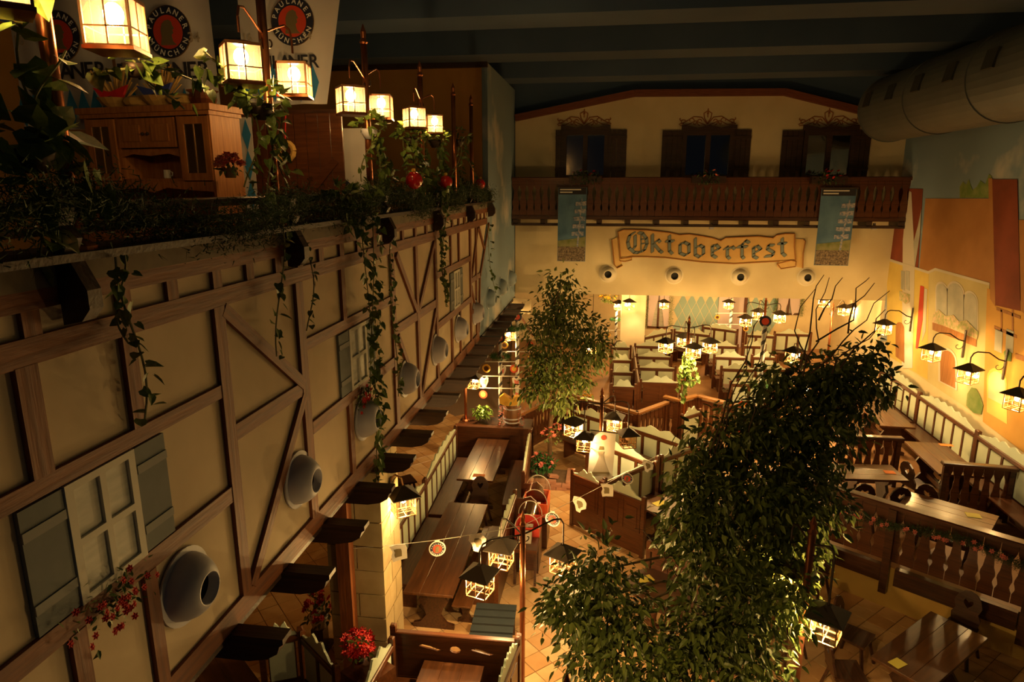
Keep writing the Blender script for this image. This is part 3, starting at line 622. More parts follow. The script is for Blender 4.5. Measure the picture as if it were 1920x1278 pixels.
def settle(p0, p1, label, z0=0, face=1, npan=2, rail=1.1, crest=.2, style=0, seat=True, group=None, wood='wood', holes=False, name='bench_settle', low=.46):
    p0 = Vector((p0[0], p0[1], z0)); p1 = Vector((p1[0], p1[1], z0)); L = (p1 - p0).length; rz = math.atan2(p1.y - p0.y, p1.x - p0.x); f = face
    t = thing(name, label, 'bench', p0, rz, group)
    for x in (.0, L): ob('post', MB().cbox(x - .035, x + .035, -.035, .035, 0, rail + .09, .015), wood, t)
    ob('top_rail', MB().cbox(.035, L - .035, -.04, .04, rail - .07, rail, .01), wood, t)
    ob('base_board', MB().box(.035, L - .035, -.02, .02, .04, low), wood, t)
    pw = (L - .07) / npan
    if holes:
        def leafs(cx, cz, s): return [(cx + s * .17 * a, cz + .045 * b) for a, b in ((-1, .2), (-.6, .9), (0, .5), (.5, -.2), (1, -.5), (.5, -1), (0, -.5), (-.5, -.1))]
        cz = rail - .2
        loops = [[(.035, low), (L - .035, low), (L - .035, rail - .07), (.035, rail - .07)], leafs(L * .3, cz, 1), [(L * .5 + .07 * math.cos(k * .7), cz + .05 * math.sin(k * .7)) for k in range(9)], leafs(L * .72, cz, 1)]
        ob('carved_board', MB().prism(loops, .03, (0, -.015, 0)), wood, t)
    else:
        for i in range(npan):
            x0 = .035 + pw * i; x1 = x0 + pw
            if i: ob('muntin', MB().box(x0 - .03, x0 + .03, -.03, .03, low, rail - .07), wood, t)
            ya, yb = (.004, .022) if f > 0 else (-.022, -.004)
            ob('painted_panel', MB().cbox(x0 + .045, x1 - .045, min(ya, yb), max(ya, yb), low + .02, rail - .1, .004), 'green_paint', t)
            ya, yb = (-.018, .003) if f > 0 else (-.003, .018)
            q = ob('back_panel', MB().box(x0 + .03, x1 - .03, ya, yb, low, rail - .07), wood, t)
            ya, yb = (-.03, -.018) if f > 0 else (.018, .03)
            ob('raised_field', MB().box(x0 + .09, x1 - .09, ya, yb, low + .07, rail - .17), wood, q)
        if crest: ob('crest', MB().prism([(x, z + rail) for x, z in crest_poly(L - .07, crest, style)], .026, (.035, -.013, 0)), 'green_paint', t)
    if seat:
        ya, yb = (.03, .42) if f > 0 else (-.42, -.03)
        ob('seat', MB().cbox(.03, L - .03, ya, yb, .42, .455, .008), wood, t)
        for x in (.1, L - .14): ob('seat_support', MB().box(x, x + .04, ya, yb - .05 if f > 0 else yb, 0, .42), wood, t)
    return t
def trestle(c, L, wd, rz, label, z0=0, group=None, name='trestle_table', top='tabletop', wood='wood_dark'):
    t = thing(name, label, 'table', (c[0], c[1], z0), rz, group)
    n = 3
    for i in range(n): ob('tabletop_plank', MB().cbox(-L / 2, L / 2, -wd / 2 + wd * i / n + .0005, -wd / 2 + wd * (i + 1) / n - .0005, .715, .755, .004), top, t)
    ob('breadboard', MB().box(-L / 2 + .12, L / 2 - .12, -wd / 2 + .08, wd / 2 - .08, .69, .715), wood, t)
    b = wd / 2
    pr = [(-b * .85, 0), (-b * .85, .07), (-b * .55, .1), (-b * .3, .22), (-b * .42, .36), (-b * .62, .46), (-b * .45, .56), (-b * .7, .62), (-b * .8, .69)]
    pr = pr + [(-a, z) for a, z in reversed(pr)]
    for s in (-1, 1): ob('leg', MB().prism(pr, .05, (s * (L / 2 - .28) - .025, 0, 0), (0, 1, 0), (0, 0, 1), (1, 0, 0)), wood, t)
    ob('stretcher', MB().box(-L / 2 + .25, L / 2 - .25, -.03, .03, .16, .25), wood, t)
    return t
def table_px(pts, label, zt, z0=0, **k):       # near-left, near-right, far-right, far-left corners of the top
    P = [at(a, b, z=zt) for a, b in pts]; c = sum(P, Vector()) / 4
    d = ((P[2] + P[3]) - (P[0] + P[1])) / 2; L = d.length; wd = .5 * ((P[1] - P[0]).length + (P[2] - P[3]).length)
    if L < wd: d = ((P[1] + P[2]) - (P[0] + P[3])) / 2; L, wd = wd, L
    return trestle((c.x, c.y), L, wd, math.atan2(d.y, d.x), label, z0, **k)
_bk = [(-.2, 0), (-.22, .12), (-.17, .2), (-.21, .3), (-.17, .4), (-.09, .47), (0, .49)]
_bk = _bk + [(-a, b) for a, b in reversed(_bk[:-1])]
_hole = [(0, .33), (-.045, .365), (-.06, .33), (-.045, .29), (0, .24), (.045, .29), (.06, .33), (.045, .365)]
ch_back = MB().prism([[(a * .82, b) for a, b in _bk], _hole], .028).mesh('backrest')
ch_seat = MB().prism([(-.21, -.2), (.21, -.2), (.18, .2), (-.18, .2)], .035, (0, 0, .42), (1, 0, 0), (0, 1, 0), (0, 0, 1)).mesh('seat')
ch_leg = [MB().bar((x * .14, y * .14, .42), (x * .22, y * .22, 0), .036).mesh('leg') for x in (-1, 1) for y in (-1, 1)]
for me in [ch_back, ch_seat] + ch_leg: me.materials.append(M['wood_dark'])
def chair(x, y, rz, label, z0=0, group='carved peasant chairs'):
    t = thing('carved_chair', label, 'chair', (x, y, z0), rz, group)
    ob('seat', ch_seat, None, t)
    b = ob('backrest', ch_back, None, t, (0, .17, .44)); b.rotation_euler = (-.2, 0, 0)
    for l in ch_leg: ob('leg', l, None, t)
    return t
def note(px, py, zt, m, label, rz=0, s=(.15, .1)):
    p = at(px, py, z=zt); o = ob('reservation_card', MB().box(-s[0], s[0], -s[1], s[1], 0, .003), m, None, (p.x, p.y, zt + .001)); o.rotation_euler[2] = rz
    tag(o, label, 'paper card'); return o
# ---- long tables beside the gallery
trestle((-2.42, 9.72), 2.85, .74, math.pi / 2, 'long dark trestle table nearest the stone pillar, bare except for a light reflection')
trestle((-2.5, 13.3), 2.3, .74, math.pi / 2, 'long brown trestle table with an orange card, between two green-panelled benches')
note(898, 891, .757, 'paper_orange', 'orange card lying on the long brown trestle table', 0, (.12, .07))
settle((-3.24, 8.9), (-3.24, 11.1), 'long green-panelled bench back beside the bare long table under the gallery edge', face=-1, npan=6, style=1, rail=1.12)
settle((-3.24, 11.16), (-3.3, 13.95), 'long green-panelled bench back beside the long table with the orange card', face=-1, npan=7, style=1, rail=1.12)
settle((-1.6, 14.0), (-1.47, 11.75), 'bench with pale scalloped crest between long table and brick planter', face=-1, npan=5, style=1, rail=1.1)
settle((-1.52, 10.95), (-1.55, 9.1), 'bench with pale scalloped crest behind the orange display boxes', face=-1, npan=4, style=1, rail=1.1)
for y, x in ((11.6, -1.47), (10.98, -1.52)):
    o = ob('bench_end_board', MB().prism([(0, 0), (.4, 0), (.4, .75), (.36, .95), (.25, 1.05), (.12, 1.0), (0, 1.0)], .04, (0, 0, 0)), 'wood', None, (x + .03, y, 0))
    tag(o, 'rounded wooden end board closing the bench %s' % ('by the brick planter' if y > 11.2 else 'by the orange display boxes'), 'bench end')
chair(-2.35, 11.72, 0, 'carved chair at the head of the bare long table')
settle((-2.5, 7.0), (-.93, 7.03), 'plain dark bench back with carved leaf cut-outs beside the stone pillar', face=-1, rail=1.1, holes=True, wood='wood')
trestle((-1.72, 6.2), 1.5, .76, math.pi / 2, 'brown trestle table in front of the leaf-carved bench back')
settle((-.93, 6.98), (-1.05, 6.0), 'short bench with pale crest joined to the leaf-carved bench back', face=-1, npan=2, style=1, rail=1.1)
settle((-4.06, 6.61), (-3.64, 6.8), 'short pale-crested bench back under the gallery by the flower corner', face=-1, npan=1, style=0, rail=1.08)
settle((-3.62, 6.8), (-2.95, 6.27), 'angled green-panelled bench back left of the red flower pot', face=-1, npan=2, style=0, rail=1.05)
settle((-2.47, 6.82), (-2.53, 5.95), 'green-panelled bench back right of the red flower pot', face=1, npan=2, style=0, rail=1.05, seat=False)
trestle((-4.25, 6.05), 1.5, .8, math.radians(-40), 'reddish trestle table under the gallery joists')
pb = thing('planter_cabinet', 'wooden planter box in the corner between two angled bench backs', 'planter', (-2.74, 6.3, 0), math.radians(-30))
ob('front_board', MB().box(-.22, .22, -.04, 0, 0, .95), 'wood', pb); ob('top_board', MB().box(-.22, .22, 0, .42, .9, .95), 'wood', pb); ob('side_board', MB().box(-.22, -.18, 0, .42, 0, .9), 'wood', pb); ob('side_board', MB().box(.18, .22, 0, .42, 0, .9), 'wood', pb)
# ---- stone pillar with timber post
pl = struct(ob('trim_20', MB().box(-3.42, -2.72, 7.32, 7.98, 0, 3.4), 'mortar'))
def blk(x0, x1, y0, y1, z0, z1, m): ob('stone_block', MB().box(x0, x1, y0, y1, z0, z1), m, pl)
zz = 0; k = 0
while zz < 3.38:
    hgt = min(.34, 3.38 - zz); sp = -3.05 if k % 2 else -3.2
    for a, b in ((-3.44, sp - .008), (sp + .008, -2.70)): blk(a, b, 7.30, 7.5, zz + .008, zz + hgt - .008, random.choice(('stone', 'stone_b')))
    ys = 7.75 if k % 2 else 7.62
    for a, b in ((7.5 + .002, ys - .008), (ys + .008, 8.0)): blk(-2.9, -2.70, a, b, zz + .008, zz + hgt - .008, random.choice(('stone', 'stone_b')))
    zz += .34; k += 1
board('timber_post', (-3.17, 7.22, 0), (-3.17, 7.22, 3.4), .17, .15, 'timber', pl, up=(1, 0, 0))
# ---- angled settles in the middle
settle((-.53, 12.0), (.02, 11.57), 'narrow panelled wood settle back beside the white festival banner', seat=False, face=1, npan=1, rail=1.1, crest=.16)
settle((.06, 11.54), (.77, 10.98), 'wide panelled wood settle back with paper pennants hung in front', seat=False, face=1, npan=2, rail=1.1)
settle((.08, 11.62), (1.12, 12.8), 'angled settle running back from the wide panelled settle', face=-1, npan=3, rail=1.13, crest=.02)
settle((1.2, 12.88), (1.85, 13.5), 'angled settle half behind the big ficus foliage', face=-1, npan=2, rail=1.13)
settle((-.3, 13.82), (1.08, 12.66), 'green-panelled settle behind the white festival banner', face=-1, npan=4, rail=1.08, style=0)
settle((-.75, 15.72), (.5, 14.8), 'green-panelled settle in front of the zigzag fence, beside the slim ficus', face=-1, npan=3, rail=1.08)
settle((.56, 14.76), (1.95, 13.58), 'green-panelled settle with candle-shaped finials behind the lantern cluster', face=-1, npan=4, rail=1.1)
settle((1.86, 15.4), (2.35, 15.88), 'short high-crested settle at the corner of the zigzag fence', face=-1, npan=1, rail=1.15)
settle((.78, 9.5), (1.5, 9.05), 'low settle with pale crest half hidden by the big ficus', face=1, npan=2, rail=1.1)
trestle((1.42, 11.75), 1.35, .74, math.radians(42), 'dark trestle table with a yellow card behind the wide panelled settle'); note(1237, 943, .757, 'paper_yellow', 'yellow card on the table behind the wide panelled settle', .7, (.13, .08))
trestle((.5, 13.85), 1.2, .7, math.radians(-40), 'dark trestle table between the green-panelled settles')
rt = thing('round_table', 'round dark table with a yellow card below the ficus branches', 'table', (.85, 9.0, 0))
ob('tabletop', MB().lathe([(.42, .715), (.43, .72), (.43, .75), (.42, .757)], 32), 'tabletop', rt); ob('pedestal', MB().lathe([(.06, .06), (.045, .2), (.07, .4), (.05, .6), (.1, .715)], 12), 'wood', rt)
for k in range(3): ob('foot', MB().bar((0, 0, .05), (.3 * math.cos(k * 2.1), .3 * math.sin(k * 2.1), .02), .06, .05), 'wood', rt)
note(1210, 1085, .757, 'paper_yellow', 'yellow card on the round table below the ficus', .5, (.12, .08))
# ---- zigzag fence
fb = shaped_board(.15, .86, .025, .5); fb.materials.append(M['wood'])
def fence(p0, p1, label, z0=0, h=1.05, group='zigzag fence of cut-out boards', boards=fb, m='wood', gold=True, name='baluster_fence'):
    p0 = Vector((*p0[:2], z0)); p1 = Vector((*p1[:2], z0)); L = (p1 - p0).length; rz = math.atan2(p1.y - p0.y, p1.x - p0.x)
    t = thing(name, label, 'fence', p0, rz, group); n = max(1, int(L / .157)); s = L / n
    for x in (0.04, L - .04): ob('post', MB().cbox(x - .04, x + .04, -.04, .04, 0, h, .01), m, t)
    ob('handrail', MB().cbox(-.03, L + .03, -.07, .07, h, h + .06, .012), 'wood_gold' if gold else m, t)
    ob('bottom_rail', MB().box(0, L, -.03, .03, .06, .14), m, t)
    for i in range(n): ob('baluster_board', boards, None, t, (s * (i + .5), 0, .13))
    return t
FZ = [(-2.0, 15.3), (-1.08, 17.14), (.84, 15.79), (1.62, 16.72)]
for i, (a, b) in enumerate(zip(FZ[:-1], FZ[1:])): fence(a, b, ('fence section of cut-out boards next to the maypole barrel', 'long fence section behind the settle beside the slim ficus', 'fence section leading to the lantern post with trailing plant')[i])
fence((1.62, 17.2), (1.95, 16.96), 'tiny fence section beside the lantern post with trailing plant'); fence((1.97, 16.96), (2.46, 17.42), 'short fence section below the lantern post with trailing plant'); fence((2.5, 17.4), (4.3, 16.0), 'long fence section partly behind the bare branches')
# ---- rows of settles in the hall beyond
for ci, (x0, x1, st, ys, dn) in enumerate(((.22, .88, 2, (17.95, 19.4, 20.85, 22.6), 'narrow column'), (1.04, 2.15, 0, (18.5, 20.05, 21.45, 22.95), 'wide column by the trailing plant'), (3.54, 4.55, 0, (18.7, 20.3, 21.75, 23.3), 'column across the aisle'), (4.75, 5.5, 0, (18.8, 20.4, 21.9, 23.45), 'column beside the terrace'))):
    for ri, y in enumerate(ys):
        settle((x0, y), (x1, y + .02), 'pale-crested settle in the %s, %s row behind the fence' % (dn, ORD[ri]), face=1 if ri == 0 and ci < 2 else -1, npan=2 if ci != 0 else 1, style=st, rail=1.08, crest=.2, group='rows of settles in the far hall', seat=True)
        if ri < 3 and ci in (1, 2): trestle(((x0 + x1) / 2, y + .75), 1.05, .6, 0, 'dark table in the %s, behind the %s row' % (dn, ORD[ri]), group='tables in the far hall')
for k in range(3): 
    o = ob('divider_panel', MB().cbox(.93, .99, 18.0 + k * 1.45, 19.35 + k * 1.45, 0, 1.22, .02), 'wood', None); tag(o, 'wooden divider panel between the settle columns, %s behind the fence' % ORD[k], 'divider', 'divider panels in the far hall')
for a, b, l in (((1.4, 24.2), (2.5, 25.4), 'angled settle below the curtained window'), ((2.62, 25.5), (3.86, 24.94), 'angled settle in front of the blue lozenge wall'), ((3.8, 26.5), (5.0, 25.85), 'angled settle in front of the small white-blue maypole'), ((5.2, 25.2), (6.2, 25.1), 'settle at the back between maypole and curtained window'), ((6.3, 25.6), (7.6, 25.6), 'settle at the back behind the bare branches')):
    settle(a, b, l, face=-1, npan=3, rail=1.1, group='settles along the back wall')
# ---- terrace: railing, bench, tables
tb = shaped_board(.19, .86, .03, .5); tb.materials.append(M['wood'])
p0 = RA.lerp(RB, .06); d_ = (RB - RA).normalized(); nrm = Vector((-d_.y, d_.x, 0))
tr = thing('terrace_railing', 'carved board railing of the terrace with a pink rose garland', 'railing', Vector((RA.x, RA.y, T0)) - nrm * .03, math.atan2(d_.y, d_.x))
LR = (RB - RA).length; n = int(LR / .2)
for i in range(n): ob('baluster_board', tb, None, tr, (LR / n * (i + .5), 0, .1))
ob('handrail', MB().cbox(0, LR, -.09, .09, .99, 1.05, .015), 'wood', tr)
for x in (.1, 1.85, 3.6, 5.3): ob('post', MB().box(x - .055, x + .055, -.12, -.02, -.42, .99), 'wood_dark', tr)
for a, b in ((0, 1.78), (1.98, 3.52), (3.7, 5.3)): ob('edge_beam', MB().box(a, b, -.07, .03, -.26, .02), 'wood_dark', tr)
settle((7.16, 17.95), (7.16, 15.75), 'green-panelled wall bench on the terrace, below the arched red door of the mural', z0=T0, face=-1, npan=6, rail=1.12, style=1, group='wall bench under the mural')
settle((7.16, 15.7), (7.16, 13.25), 'green-panelled wall bench below the painted flower balcony', z0=T0, face=-1, npan=6, rail=1.12, style=1, group='wall bench under the mural')
settle((7.16, 13.2), (7.16, 10.6), 'green-panelled wall bench below the painted gate and bush', z0=T0, face=-1, npan=6, rail=1.12, style=1, group='wall bench under the mural')
ZT = T0 + .757
trestle((6.3, 15.45), 1.85, .72, math.radians(88), 'light-glossed table on the terrace with a white card', z0=T0); note(1655, 757, ZT, 'paper_white', 'white card on the terrace table below the arched red door', 0, (.12, .05))
trestle((6.4, 12.85), 1.6, .74, math.radians(88), 'table with an orange card against the wall bench', z0=T0); note(1774, 834, ZT, 'paper_orange', 'orange card on the table against the wall bench', 0, (.12, .06))
trestle((6.35, 17.6), 1.2, .72, math.radians(88), 'table at the end of the wall bench beside the ficus leaves', z0=T0)
trestle((4.78, 11.98), 1.1, .68, math.radians(4), 'table with an orange card in front of the terrace fence', z0=T0); note(1668, 885, ZT, 'paper_orange', 'orange card on the table in front of the terrace fence', -.05, (.09, .07))
trestle((5.5, 10.62), 1.25, .62, math.radians(-36), 'grey-brown table with a yellow card right behind the carved railing', z0=T0); note(1825, 966, ZT, 'paper_yellow', 'yellow card on the table right behind the carved railing', -.2, (.1, .08))
fence((4.6, 13.05), (5.75, 13.1), 'dark fence of cut-out boards across the terrace behind the orange-card table', z0=T0, h=.98, group=None, gold=False, m='wood_dark')
fence((6.0, 11.95), (7.1, 11.85), 'dark fence of cut-out boards across the terrace beside the wall bench', z0=T0, h=.98, group=None, gold=False, m='wood_dark')
for x, y, rz, l in ((5.75, 12.25, 1.9, 'dark carved chair at the orange-card table by the wall bench'), (5.62, 11.4, 2.4, 'dark carved chair between the two orange-card tables'), (4.45, 11.35, 3.0, 'dark glossy chair back right behind the railing, near the ficus'), (4.95, 11.3, 3.2, 'dark glossy chair back right behind the railing, near the yellow-card table'),
                   (5.5, 14.9, 1.6, 'dark chair at the white-card table, beyond the terrace fence'), (5.5, 15.9, 1.7, 'dark chair at the white-card table, near the ficus leaves')):
    chair(x, y, rz, l, T0)
# ---- lower right corner
trestle((4.25, 8.1), 1.6, .7, math.radians(43), 'dark table with a yellow card below the carved railing'); note(1683, 1243, .757, 'paper_yellow', 'yellow card on the dark table below the carved railing', .6, (.09, .07))
for x, y, rz, l in ((5.05, 9.0, -.75, 'round-backed chair against the yellow wall at the far end of the dark table'), (3.55, 8.65, .9, 'dark chair at the side of the dark table, near the copper pole'), (3.42, 10.15, -.7, 'round-backed chair against the yellow wall near the copper pole'), (3.2, 7.9, 1.6, 'dark chair at the near end of the dark table'), (4.75, 7.55, -2.4, 'dark chair on the side of the dark table toward the yellow wall'), (2.65, 8.7, 2.2, 'dark chair right behind the copper pole')):
    chair(x, y, rz, l)
trestle((2.75, 9.45), 1.3, .72, math.radians(43), 'dark table behind the copper pole with the lantern')

# ================================================================ LANTERNS
def lantern_meshes(w, h, roof, rh):
    fr = MB(); t = .013
    for x in (-w, w):
        for y in (-w, w): fr.box(x - t / 2, x + t / 2, y - t / 2, y + t / 2, -h, h)
    for z in (-h, h):
        for s in (-1, 1): fr.box(-w, w, s * w - t / 2, s * w + t / 2, z - t / 2, z + t / 2); fr.box(s * w - t / 2, s * w + t / 2, -w, w, z - t / 2, z + t / 2)
    t *= .6
    for s in (-1, 1):
        fr.box(-w, w, s * w - t / 2, s * w + t / 2, -h * .25 - t / 2, -h * .25 + t / 2); fr.box(s * w - t / 2, s * w + t / 2, -w, w, -h * .25 - t / 2, -h * .25 + t / 2)
        fr.box(-t / 2, t / 2, s * w - t / 2, s * w + t / 2, -h, h); fr.box(s * w - t / 2, s * w + t / 2, -t / 2, t / 2, -h, h)
    fr.box(-w, w, -t / 2, t / 2, -h - t / 2, -h + t / 2); fr.box(-t / 2, t / 2, -w, w, -h - t / 2, -h + t / 2)
    rf = MB(); a = roof; v = [(-a, -a, h), (a, -a, h), (a, a, h), (-a, a, h), (-.03, -.03, h + rh), (.03, -.03, h + rh), (.03, .03, h + rh), (-.03, .03, h + rh)]
    rf.add(v, [(0, 3, 2, 1), (4, 5, 6, 7)] + [(i, (i + 1) % 4, 4 + (i + 1) % 4, 4 + i) for i in range(4)])
    rf.box(-a, a, -a, a, h - .012, h)
    pn = [MB().box(-w, w, s * w - .001, s * w + .001, -h, h) for s in (-1, 1)] + [MB().box(s * w - .001, s * w + .001, -w, w, -h, h) for s in (-1, 1)]
    return fr.mesh('lantern'), rf.mesh('roof'), [p.mesh('glass_pane') for p in pn]
LM = lantern_meshes(.125, .13, .185, .11); LM[0].materials.append(M['brass_frame']); LM[1].materials.append(M['lamp_roof']); [p.materials.append(M['glass']) for p in LM[2]]
GM = lantern_meshes(.11, .12, .115, .03); GM[0].materials.append(M['brass_frame']); GM[1].materials.append(M['copper']); [p.materials.append(M['frosted']) for p in GM[2]]
base_plate = MB().box(-.122, .122, -.122, .122, -.14, -.122).mesh('base_plate'); base_plate.materials.append(M['copper'])
blb = MB().sphere((0, 0, 0), .036, 10, 7, 1.2).mesh('bulb'); blb.materials.append(M['bulb']); blb.shade_smooth()
blo = MB().sphere((0, 0, 0), .05, 10, 7, 1.2).mesh('bulb'); blo.materials.append(M['bulb_off'])
NLIGHT = [0]
def lantern(parent, loc, rz=0, watts=LAMP_W, gallery=False, on=True):
    S = GM if gallery else LM
    l = ob('lantern', S[0], None, parent, loc); l.rotation_euler[2] = rz
    ob('roof', S[1], None, l)
    for p in S[2]: ob('glass_pane', p, None, l)
    if gallery: ob('base_plate', base_plate, None, l)
    b_ = ob('bulb', blb if on else blo, None, l, (0, 0, .045)); b_.scale = (1.35,) * 3 if gallery else (1,) * 3
    if on and watts > 0:
        d = bpy.data.lights.new('lantern_light', 'POINT'); d.energy = watts; d.color = LAMP_C; d.shadow_soft_size = .035
        o = bpy.data.objects.new('lantern_light', d); COL.objects.link(o); o.parent = l; o.location = (0, 0, -.045); NLIGHT[0] += 1
    return l
def hook(parent, a, b, rise=.14, m='iron', r=.014):      # curved arm from a on the pole out and down to b on the lantern roof
    a, b = Vector(a), Vector(b); h = b - a; top = max(a.z, b.z) + rise; P = [a]
    P += [Vector((a.x + h.x * .2, a.y + h.y * .2, a.z + .02)), Vector((a.x + h.x * .45, a.y + h.y * .45, a.z + (top - a.z) * .55)), Vector((a.x + h.x * .75, a.y + h.y * .75, top - .01)), Vector((a.x + h.x * .93, a.y + h.y * .93, top - .03)), Vector((b.x, b.y, top - .1)), b]
    return ob('arm', MB().tube(P, r), m, parent)
def curl(parent, a, dirv, s, m='iron'):
    d = Vector(dirv).normalized(); P = []
    for i in range(12):
        t = i / 11 * 4.5; rr = s * (1 - i / 14); P.append(Vector(a) + d * (s + rr * math.cos(math.pi + t)) + Vector((0, 0, rr * math.sin(math.pi + t))))
    ob('scroll', MB().tube(P, .007, 5), m, parent)
def lamp_post(base, H, lamps, label, r=.035, m='copper', z0=0, group=None, finial=True, gallery=False, watts=LAMP_W):
    t = thing('lamp_post', label, 'lamp post', (base[0], base[1], z0), 0, group); Bv = Vector((base[0], base[1], z0))
    ob('pole', MB().tube([(0, 0, 0), (0, 0, H)], r, 14), m, t, smooth=True)
    ob('foot_plate', MB().lathe([(r * 2.6, 0), (r * 2.6, .02), (r * 1.4, .05)], 16), m, t)
    if finial: ob('finial', MB().lathe([(r * .9, H), (r * 1.3, H + .02), (r * .7, H + .06), (r * .9, H + .12), (.004, H + .2)], 12), m, t)
    for q in lamps:
        P = Vector(q[:3]) - Bv; on = q[3] if len(q) > 3 else True
        top = P + Vector((0, 0, (.2 if gallery else .24)))
        az = H - .12 if not gallery else min(H - .25, top.z + .1)
        hook(t, (0, 0, az), top, .1, 'iron' if not gallery else 'copper', .012 if not gallery else .009)
        curl(t, (0, 0, az - .06), (P.x, P.y, 0), .06)
        lantern(t, P, math.atan2(P.y, P.x) + .5, q[4] if len(q) > 4 else watts, gallery, on)
    return t
pc = at(980, 1010, y=7.4)
lamp_post((pc.x, 7.4), at(980, 985, y=7.4).z, [at(900, 1092, y=6.95), at(940, 1040, y=7.65), at(1055, 1052, y=7.75)], 'copper lamp post with three lit lanterns beside the leaf-carved bench back')
pd = at(1127, 800, y=12.3)
lamp_post((pd.x, 12.3), at(1125, 745, y=12.3).z, [at(1075, 803, y=12.05), (*at(1095, 830, y=11.85), True, 60), at(1152, 793, y=12.6), (*at(1177, 824, y=12.2), False)], 'lamp post with clustered lanterns, one of them unlit, above the white festival banner')
pe = at(1290, 640, y=16.55)
lamp_post((pe.x, 16.55), at(1290, 606, y=16.55).z, [at(1248, 650, y=16.3), at(1283, 640, y=17.1), at(1300, 660, y=16.2), at(1331, 650, y=16.6)], 'lamp post with four lit lanterns and a trailing light-green plant at the fence corner')
pf = at(1434, 590, y=21.1)
lamp_post((pf.x, 21.1), at(1434, 565, y=21.1).z, [at(1398, 603, y=21.1), at(1422, 591, y=21.6), at(1462, 596, y=21.0)], 'lamp post with lit lanterns in the far hall beside the white-blue maypole')
pgp = at(1507, 1144, y=6.6)
lamp_post((pgp.x, 6.6), at(1521, 1000, y=6.6).z, [at(1549, 1172, y=6.35), at(1476, 1082, y=6.9)], 'tall copper lamp post with lanterns beside the big ficus', r=.04)
lamp_post((4.35, 15.2), 2.7, [at(1500, 730, y=15.1), at(1487, 668, y=15.5), at(1563, 716, y=15.3)], 'lamp post with lanterns glowing through the top of the big ficus')
lamp_post((at(1562, 575, y=23.6).x, 23.6), 2.45, [at(1545, 568, y=23.6), at(1582, 583, y=23.0)], 'lamp post with lanterns in the far hall behind the bare branches')
lamp_post((-3.25, 14.85), 1.75, [at(888, 716, y=14.7)], 'short copper post with one lantern behind the long bench', z0=1.0)
lamp_post((-.2, 4.3), 2.75, [(-.6, 4.2, 2.35, True, 40), (.25, 4.45, 2.35, True, 70)], 'assumed unseen lamp post with two lanterns in the tiled aisle before the leaf-carved bench')  # assumed post outside the view, added to light the near floor and foliage
# wall lamps over the mural
for i, (px, py) in enumerate(((1657, 616), (1746, 664), (1815, 704), (1906, 752))):
    p = at(px, py, x=6.72); t = thing('wall_lamp', ('wall lamp by the narrow arched red door of the mural', 'wall lamp beside the wide arched door of the mural', 'wall lamp between painted bush and arched door', 'wall lamp in front of the painted gate')[i], 'wall lamp', (XR - .03, p.y, p.z + .25), 0, 'lanterns on the mural wall')
    ob('back_plate', MB().box(-.015, 0, -.025, .025, -.3, .28), 'iron', t)
    L = Vector((p.x - XR + .03, 0, -.25)); ob('arm', MB().tube([(-.01, 0, .05), (-.12, 0, .08), (-.3, 0, .2), (-.5, 0, .21), (L.x + .04, 0, .18), (L.x, 0, .1), (L.x, 0, L.z + .24)], .013), 'iron', t)
    curl(t, (-.02, 0, -.05), (-1, 0, 0), .09); lantern(t, L, .6, 75)
# lamp hung from the pillar
p = at(757, 942, y=7.67); t = thing('wall_lamp', 'lantern on a curved arm fixed to the stone pillar', 'wall lamp', (-2.69, 7.66, p.z + .25))
ob('back_plate', MB().box(0, .015, -.03, .03, -.1, .1), 'iron', t); ob('arm', MB().tube([(.0, 0, .02), (.03, 0, .1), (p.x + 2.69 - .1, 0, .14), (p.x + 2.69 - .02, 0, .1), (p.x + 2.69, 0, .0)], .013), 'brass_frame', t); lantern(t, (p.x + 2.69, 0, -.25), .6, 70)
# far hall pendants
for px, py, y, l in ((1180, 572, 23.2, 'pendant lamp in front of the cream column'), (1160, 574, 24.5, 'pendant lamp over the shop doorway'), (1366, 572, 26.2, 'pendant lamp above the small white-blue maypole'), (1245, 572, 26, 'pendant lamp before the curtained window'), (1600, 580, 25.5, 'pendant lamp in the far corner of the hall'), (1110, 655, 19.5, 'lantern hanging behind the slim ficus'), (955, 628, 17.4, 'lantern hanging below the gallery end')):
    p = at(px, py, y=y); zc = 3.52 if y > YF else (3.35 if px == 955 else 3.0)
    t = thing('pendant_lamp', l, 'pendant lamp', (p.x, p.y, zc)); ob('rod', MB().tube([(0, 0, 0), (0, 0, p.z + .24 - zc)], .008, 6), 'iron', t); lantern(t, (0, 0, p.z - zc), .4)
# ---- gallery lamp posts
GP = [(3.0, [(-14, -46), (215, 45)]), (5.08, [(453, 120), (552, 150)]), (7.25, [(658, 188), (715, 201)]), (9.4, [(777, 221), (815, 233)]), (11.4, []), (12.87, [])]
for i, (y, L) in enumerate(GP):
    lamp_post((XL - .02, y), 7.95 - 6.19, [at(px, py, x=XL + .06 if k else XL + .1) for k, (px, py) in enumerate(L)], 'copper gallery lamp post %s' % ('at the pothos leaves, in front of the pine hutch', 'between hutch and plank partition, with two lit lanterns', 'with two lanterns above the metal plant bowl', 'with two lanterns above the ivy and red ball', 'standing in the dark ivy, unlit', 'nearest the ochre end wall, unlit')[i], z0=6.19, group='copper lamp posts on the gallery rail', gallery=True, watts=22 if i < 4 else 0)

